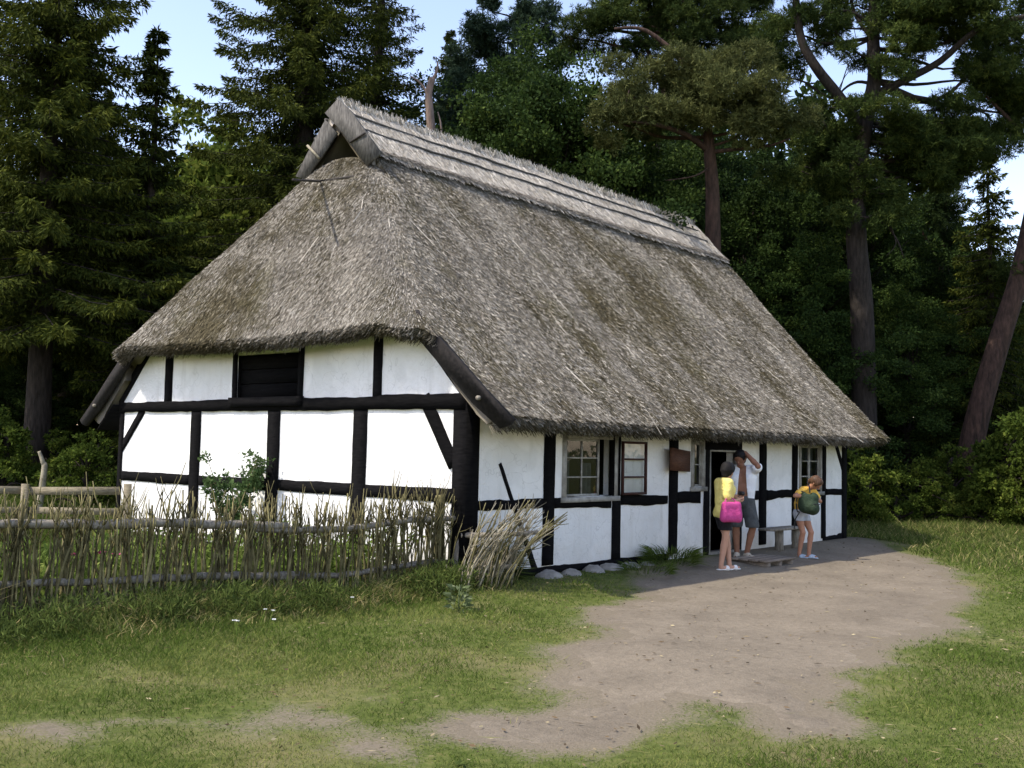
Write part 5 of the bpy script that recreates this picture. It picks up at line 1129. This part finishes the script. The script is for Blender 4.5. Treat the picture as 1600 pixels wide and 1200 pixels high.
M['pink'] = cloth('pink_bag_cloth', (0.42, 0.045, 0.185), (0.52, 0.07, 0.25)); M['pack'] = cloth('dark_green_pack_cloth', (0.018, 0.034, 0.018), (0.040, 0.062, 0.034)); M['shoewhite'] = cloth('white_leather', (0.66, 0.63, 0.58), (0.78, 0.76, 0.72)); M['shoebeige'] = cloth('beige_canvas', (0.44, 0.38, 0.29), (0.56, 0.50, 0.40)); M['shoeblue'] = cloth('pale_blue_sandal', (0.30, 0.38, 0.46), (0.50, 0.58, 0.66)); M['blackplastic'] = simple('black_plastic', (0.012, 0.012, 0.014), (0.03, 0.03, 0.032), 20, 0.4, 0)
RZ = math.atan2(RT[1], RT[0])     # people frame: +x to the camera's right, +y away from the camera
def person(label, px, py, z, dscale=1.0):
    p = onz(px, py, z); g = float(gz(p[0], p[1])); r = empty('person', label, 'person', (p[0], p[1], g), RZ); r.scale = (dscale,)*3; return r
def leg(pr, hip, knee, ank, toe, rt=0.082, rk=0.052, ra=0.036):
    m = knee+(ank-knee)*0.30+unit(np.array([0, 0.012, 0])+1e-6)*0.012
    pr += [(hip, hip+(knee-hip)*.5, rt, rt*.84, .03), (hip+(knee-hip)*.5, knee, rt*.84, rk, .02), (knee, m, rk, rk*1.05, .015), (m, ank, rk*1.05, ra, .015), (ank, ank+J(0, 0, -.045), ra, ra*.9, .01), (ank+J(0, 0, -.055), ank+(toe-ank)*0.6+J(0, 0, -.02), 0.032, 0.03, .02), (ank+(toe-ank)*0.6+J(0, 0, -.02), toe, 0.032, 0.02, .02, (1, 1, .8))]
def arm(pr, sh, el, wr, ru=0.045, re=0.036, rw=0.026):
    pr += [(sh, el, ru, re, .02), (el, el+(wr-el)*.35, re, re*1.03, .012), (el+(wr-el)*.35, wr, re*1.03, rw, .012)]
def inflate(pr, e, k=None): return [(p[0], p[1], p[2]+e, p[3]+e)+((p[4] if k is None else k,)+tuple(p[5:]) if len(p) > 4 else ((k,) if k else ())) for p in pr]

def woman():
    R_ = person('woman in yellow polo shirt and black shorts standing before the door with a pink bag', 1129, 894, -0.10, 0.965)
    hipc = J(0, 0, .87); F = J(1, .35, 0)      # faces right and slightly away
    f = unit(F); s = np.cross(f, J(0, 0, 1))   # her right side, towards the camera
    hr, hl = hipc+s*.085, hipc-s*.085; ar = J(-.045, -.10, .085); al = J(.105, -.02, .085)+J(0.0, .03, 0)
    kr = (hr+ar)*.5+J(.01, 0, .02)+f*.025; kl = (hl+al)*.5+J(.0, 0, .02)+f*.03
    legs = []; leg(legs, hr, kr, ar, ar+f*.17+J(0, 0, -.055), .086); leg(legs, hl, kl, al, al+f*.17+J(0, 0, -.055), .086)
    ch = J(.02, 0, 1.24); nk = J(.015, 0, 1.40)
    torso = [(hipc-s*.06, hipc+s*.06, .112, .112, .03), (hipc+J(0, 0, .06), J(.01, 0, 1.08), .118, .108, .04), (J(.01, 0, 1.08)-s*.045, ch-s*.07, .10, .105, .05), (J(.01, 0, 1.08)+s*.045, ch+s*.07, .10, .105, .05), (ch+f*.06+s*.06, ch+f*.06-s*.06+J(0, 0, -.02), .075, .075, .05), (J(.01, 0, 1.345)-s*.14, J(.01, 0, 1.345)+s*.14, .062, .062, .04)]
    shr, shl = J(.0, 0, 1.345)+s*.165, J(.01, 0, 1.345)-s*.165; elr = shr+J(-.055, 0, -.285)+s*.03; wrr = elr+f*.235+J(0, 0, .02)-s*.05; ell = shl+J(.03, 0, -.28)-s*.02; wrl = ell+f*.22+J(0, 0, .07)+s*.10
    arms = []; arm(arms, shr, elr, wrr, .047); arm(arms, shl, ell, wrl, .047)
    c = J(.075, .02, 1.535); pr = legs+torso+arms+[(nk-J(0, 0, .04), c-J(.02, 0, .06), .056, .052, .03)]
    hf = unit(J(.72, .55, -.22)); hf, hu, hs = head(pr, c, hf, J(0, 0, 1)); hand(pr, wrr, f+J(0, 0, .12), -s+J(0, 0, .5), .92, .55, -1); hand(pr, wrl, f+s*.2, s+J(0, 0, .4), .92, .6, 1)
    b = sdf_mesh(pr).build('body', M['skinw'], R_, shade=True); face_bits(R_, c, hf, hu, hs, b)
    sh = inflate(torso, .014)+inflate([(shr, shr+(elr-shr)*.68, .058, .060), (shl, shl+(ell-shl)*.68, .058, .060)], .012, .02)+[(nk-J(0, 0, .05), nk+J(.01, 0, .02), .068, .064, .02)]
    sdf_mesh(sh, k=.02, cuts=lambda G: np.maximum(0.80+0.01*np.sin(G[..., 0]*40)-G[..., 2], G[..., 2]-1.425)).build('polo_shirt', M['yellow'], R_, shade=True)
    so_ = inflate(torso[:2], .010)+[(hr, hr+(kr-hr)*.62, .100, .094, .02), (hl, hl+(kl-hl)*.62, .100, .094, .02)]
    sdf_mesh(so_, cuts=lambda G: np.maximum(.615-G[..., 2], G[..., 2]-.95)).build('shorts', M['blackcloth'], R_, shade=True)
    hair = [(c+hu*.04-hf*.025, c+hu*.045+hf*.01, .104, .098, .03), (c-hf*.055-hu*.02, c-hf*.05-hu*.075, .082, .058, .03), (c+hs*.065-hf*.02, c+hs*.062-hu*.05-hf*.02, .045, .032, .03), (c-hs*.065-hf*.02, c-hs*.062-hu*.05-hf*.02, .045, .032, .03)]
    sdf_mesh(hair, cuts=lambda G: ((G-c)@hf)-.070-0.25*((G-c)@hu).clip(0, 1)).build('hair', M['hairblack'], R_, shade=True)
    for a in (ar, al):
        sd = [(a+J(0, 0, -.078)-f*.04, a+f*.17+J(0, 0, -.078), .040, .036, .02, (1, 1, .35)), (a+f*.10+s*.042+J(0, 0, -.068), a+f*.11-s*.042+J(0, 0, -.068), .026, .026, .03), (a+f*.105+J(0, 0, -.05), a+f*.112+J(0, 0, -.048), .036, .034, .03)]
        sdf_mesh(sd, res=.007).build('sandal', M['shoewhite'], R_, shade=True)
    # pink bag on her forearm and the dark camera in her hand
    B = empty('shoulder_bag', 'bright pink cloth bag hanging from the woman\'s forearm', 'bag', R_.location, RZ); q = elr+f*.035+s*.08+J(0, 0, -.175)
    Z_ = J(0, 0, 1)
    cs = [q-f*.115+Z_*.11, q+f*.115+Z_*.10, q+f*.13-Z_*.12, q-f*.13-Z_*.11]
    bp = [(cs[k], cs[(k+1) % 4], .024+.012*(k in (1, 2, 3)), .024+.012*(k in (0, 1, 2)), .03) for k in range(4)]
    for v_ in np.linspace(-.10, .085, 6): bp.append((q-f*.11+Z_*v_, q+f*.11+Z_*v_, .032+.018*(v_ < 0), .032+.018*(v_ < 0), .05))
    sdf_mesh(bp).build('bag_body', M['pink'], B, shade=True)
    st = MB(); t = np.linspace(0, math.pi, 12); el = elr+f*.06
    st.tube([q-f*.09*math.cos(x)+J(0, 0, .12+.085*math.sin(x))-s*.06*math.sin(x) for x in t], .009, 6); st.build('strap', M['pink'], B, shade=True)
    C_ = empty('compact_camera', 'small dark camera held in the woman\'s hands', 'camera', R_.location, RZ); q = (wrr+wrl)*.5+f*.075+J(0, 0, .035)
    mb = MB(); v = []
    for zz in (-.03, .03):
        for a_, b_ in ((-.055, -.02), (.055, -.02), (.055, .02), (-.055, .02)): v.append(q+s*a_+f*b_+J(0, 0, zz))
    mb.hexa(v); mb.build('case', M['blackplastic'], C_); mb = MB(); mb.tube([q+f*.018, q+f*.05], [.022, .02], 12); mb.build('lens', M['blackplastic'], C_, shade=True)
woman()

def man():
    R_ = person('man in open white shirt and dark grey shorts standing with one hand on his head', 1159, 874, -0.04)
    f = unit(J(-.35, -1, 0)); s = np.cross(f, J(0, 0, 1)); s = s     # his right side
    hipc = J(.0, 0, .93); hr, hl = hipc+s*.09, hipc-s*.09
    # image left leg is his right one
    ar = J(-.075, .02, .085); al = J(.075, -.03, .085)
    kr = (hr+ar)*.5+f*.03+J(-.01, 0, .02); kl = J(.155, -.09, .50)
    legs = []; leg(legs, hr, kr, ar, ar+f*.19+J(0, 0, -.05), .09, .056, .04); leg(legs, hl, kl, al, al+unit(J(.35, -1, 0))*.19+J(0, 0, -.05), .09, .056, .04)
    ch = J(-.01, -.02, 1.30); sp = J(0, -.01, 1.12)
    torso = [(hipc-s*.065, hipc+s*.065, .118, .118, .03), (hipc+J(0, 0, .05), sp, .125, .125, .04), (sp-s*.05, ch-s*.085, .115, .12, .05), (sp+s*.05, ch+s*.085, .115, .12, .05), (J(-.01, 0, 1.43)-s*.16, J(-.01, 0, 1.43)+s*.15, .068, .068, .05)]
    shr, shl = J(-.01, 0, 1.42)+s*.195, J(-.0, 0, 1.43)-s*.19
    c = J(-.055, -.08, 1.615); hf = unit(J(-.55, -.75, -.42))
    ell = shl+unit(J(.0, -.80, .22))*.27; wrl = c+J(.075, -.03, .10)
    elr = shr+J(-.03, .03, -.29); wrr = elr+J(.05, -.17, -.16)
    arms = []; arm(arms, shr, elr, wrr, .052, .042, .03); arm(arms, shl, ell, wrl, .052, .043, .030)
    pr = legs+torso+arms+[(J(-.01, 0, 1.44), c-J(0, 0, .06)+J(.0, .02, 0), .064, .06, .03)]
    hf, hu, hs = head(pr, c, hf, J(-.1, 0, 1), .102); hand(pr, wrr, J(.05, -.2, -1), -s*-1, 1, .5, 1); hand(pr, wrl, unit(c+J(-.03, .02, .13)-wrl), J(-.3, 0, -1), 1, .55, -1)
    b = sdf_mesh(pr).build('body', M['skinm'], R_, shade=True); face_bits(R_, c, hf, hu, hs, b)
    hair = [(c+hu*.04-hf*.03, c+hu*.045+hf*.015, .106, .100, .03), (c-hf*.06-hu*.01, c-hf*.05-hu*.05, .080, .06, .03)]
    sdf_mesh(hair, cuts=lambda G: ((G-c)@hf)-.055-0.5*((G-c)@hu).clip(0, 1)).build('hair', M['hairblack'], R_, shade=True)
    # open shirt: back, sides and sleeves, parted in front
    sh = inflate(torso[1:], .020)+[(shr, shr+(elr-shr)*.75, .075, .082, .03), (shl, shl+(ell-shl)*.72, .076, .085, .03), (sp-s*.09+J(0, 0, -.2)-f*.01, ch-s*.12, .10, .10, .05), (sp+s*.09+J(0, 0, -.2)-f*.01, ch+s*.12, .10, .10, .05)]
    def cut(G):
        d = G-J(0, -.02, 0); u = d@s; w = d@f; gap = .050+.045*np.clip((1.45-G[..., 2])/.6, 0, 1)
        front = np.minimum(gap-np.abs(u+.01), w-.0)                # open wedge at the front
        return np.maximum(np.maximum(front, .86+.03*np.sin(G[..., 0]*22)-G[..., 2]), G[..., 2]-1.545)
    sdf_mesh(sh, cuts=cut).build('open_shirt', M['whiteshirt'], R_, shade=True)
    so_ = inflate(torso[:1], .014)+[(hr, hr+(kr-hr)*.92, .112, .112, .02), (hl, hl+(kl-hl)*.92, .112, .112, .02), (hipc+J(0, 0, .02), hipc+J(0, 0, .07), .134, .134, .03)]
    sdf_mesh(so_, cuts=lambda G: np.maximum(.50-G[..., 2], G[..., 2]-1.01)).build('shorts', M['greycloth'], R_, shade=True)
    for a, d in ((ar, f), (al, unit(J(.35, -1, 0)))):
        sdf_mesh([(a+J(0, 0, -.055)-d*.03, a+d*.17+J(0, 0, -.060), .044, .036, .03), (a+J(0, 0, -.03), a+d*.06+J(0, 0, -.04), .046, .042, .03), (a+J(0, 0, -.075)-d*.03, a+d*.18+J(0, 0, -.076), .044, .04, .02, (1, 1, .3))], res=.008).build('shoe', M['shoebeige'], R_, shade=True)
man()

def girl():
    R_ = person('girl in orange-yellow T-shirt and pale denim shorts bending over a green backpack', 1256, 874, -0.09, 0.93)
    f = unit(J(.62, -.8, 0)); s = np.cross(f, J(0, 0, 1))
    hipc = J(-.04, .07, .80); hr, hl = hipc+s*.08, hipc-s*.08
    ar = J(-.085, .0, .08); al = J(.085, -.02, .08)
    kr = (hr+ar)*.5+f*.075+J(.015, 0, .02); kl = (hl+al)*.5+f*.085+J(.02, 0, .02)
    legs = []; leg(legs, hr, kr, ar, ar+f*.16+J(0, 0, -.05), .076, .048, .034); leg(legs, hl, kl, al, al+f*.16+J(0, 0, -.05), .076, .048, .034)
    ch = hipc+f*.10+J(0, 0, .34); sp = hipc+f*.015+J(0, 0, .18); up_ = unit(f*.30+J(0, 0, 1)); st = ch+up_*.10+f*.02
    torso = [(hipc-s*.055, hipc+s*.055, .100, .100, .03), (hipc+J(0, 0, .04), sp, .105, .098, .04), (sp-s*.04, ch-s*.06, .092, .096, .05), (sp+s*.04, ch+s*.06, .092, .096, .05), (st-s*.125, st+s*.125, .056, .056, .04)]
    shr, shl = st+s*.15, st-s*.15; q = ch+J(-.015, -.24, -.18)
    elr = shr+s*.20+J(-.02, -.03, -.10); wrr = q+J(.0, -.01, .17)+s*.05; ell = shl+f*.12-s*.06+J(0, 0, -.20); wrl = q+J(.02, 0, .16)-s*.07
    arms = []; arm(arms, shr, elr, wrr, .042, .034, .024); arm(arms, shl, ell, wrl, .042, .034, .024)
    c = st+f*.155+J(.02, 0, .135); hf = unit(J(.62, -.30, -.80)); pr = legs+torso+arms+[(st+J(0, 0, .01), c-unit(hf)*.03-J(0, 0, .04), .050, .048, .03)]
    hf, hu, hs = head(pr, c, hf, unit(f*.8+J(0, 0, .9)), .095); hand(pr, wrr, J(.3, 0, -.9), f, .88, .6, 1); hand(pr, wrl, J(-.2, 0, -.9), f, .88, .6, -1)
    b = sdf_mesh(pr).build('body', M['skingirl'], R_, shade=True); face_bits(R_, c, hf, hu, hs, b)
    sdf_mesh([(c+hu*.035-hf*.03, c+hu*.04+hf*.015, .100, .095, .03), (c-hf*.085+hu*.0, c-hf*.10-hu*.05, .05, .035, .03), (c-hf*.10-hu*.05, c-hf*.08-hu*.14, .036, .015, .02)], cuts=lambda G: ((G-c)@hf)-.055-0.5*((G-c)@hu).clip(0, 1)).build('hair', M['hairbrown'], R_, shade=True)
    mb = MB(); mb.tube([c-hf*.09+hu*.01, c-hf*.105-hu*.01], .044, 10); mb.build('hair_tie', M['whiteshirt'], R_, shade=True)
    sh = inflate(torso[1:], .016)+[(shr, shr+(elr-shr)*.55, .056, .060, .02), (shl, shl+(ell-shl)*.6, .056, .060, .02)]
    sdf_mesh(sh, cuts=lambda G: .83-G[..., 2]).build('t_shirt', M['orange'], R_, shade=True)
    so_ = inflate(torso[:2], .012)+[(hr, hr+(kr-hr)*.36, .092, .088, .02), (hl, hl+(kl-hl)*.36, .092, .088, .02)]
    sdf_mesh(so_, cuts=lambda G: np.maximum(.67-G[..., 2], G[..., 2]-.88)).build('shorts', M['denim'], R_, shade=True)
    for a in (ar, al): sdf_mesh([(a+J(0, 0, -.072)-f*.04, a+f*.17+J(0, 0, -.072), .040, .036, .02, (1, 1, .35)), (a+f*.06+s*.036+J(0, 0, -.06), a+f*.08-s*.036+J(0, 0, -.06), .03, .03, .03), (a+f*.07+J(0, 0, -.045), a+f*.12+J(0, 0, -.05), .034, .032, .03)], res=.007).build('sandal', M['shoeblue'], R_, shade=True)
    B = empty('backpack', 'dark green backpack held open in front of the bending girl', 'backpack', R_.location, RZ)
    body = [(q+J(-.06, 0, .06), q+J(.07, 0, .06), .10, .10, .08), (q+J(-.05, 0, -.07), q+J(.07, 0, -.11), .125, .115, .08), (q+f*.06+J(0, 0, -.07), q+f*.08+J(0, 0, -.10), .09, .085, .05)]
    pk = sdf_mesh(body, cuts=lambda G: np.where(np.linalg.norm(G[..., :2]-(q+J(0, 0, 0))[:2], axis=-1) < .07, G[..., 2]-(q[2]+.11), -1)).build('pack_body', M['pack'], B, shade=True)
    pb = MB(); pb.tube([q+J(-.14, .0, -.02)+f*.09, q+f*.205+J(0, 0, -.04), q+J(.14, 0, -.02)+f*.09], .008, 6); pb.build('zip_piping', M['blackplastic'], B, shade=True)
    for pts in ([q+J(-.05, .02, .15), q+J(-.15, .02, .16), q+J(-.205, 0, .0), q+J(-.19, 0, -.16), q+J(-.16, -.02, -.18), q+J(-.22, 0, -.30), q+J(-.235, .02, -.46)], [q+J(.03, .03, .15), q+J(.02, .05, .27), q+J(-.01, .06, .33)]):
        mb = MB(); limb(mb, pts, .014, .010, 6, 4); mb.build('strap', M['blackplastic'], B, shade=True)
girl()
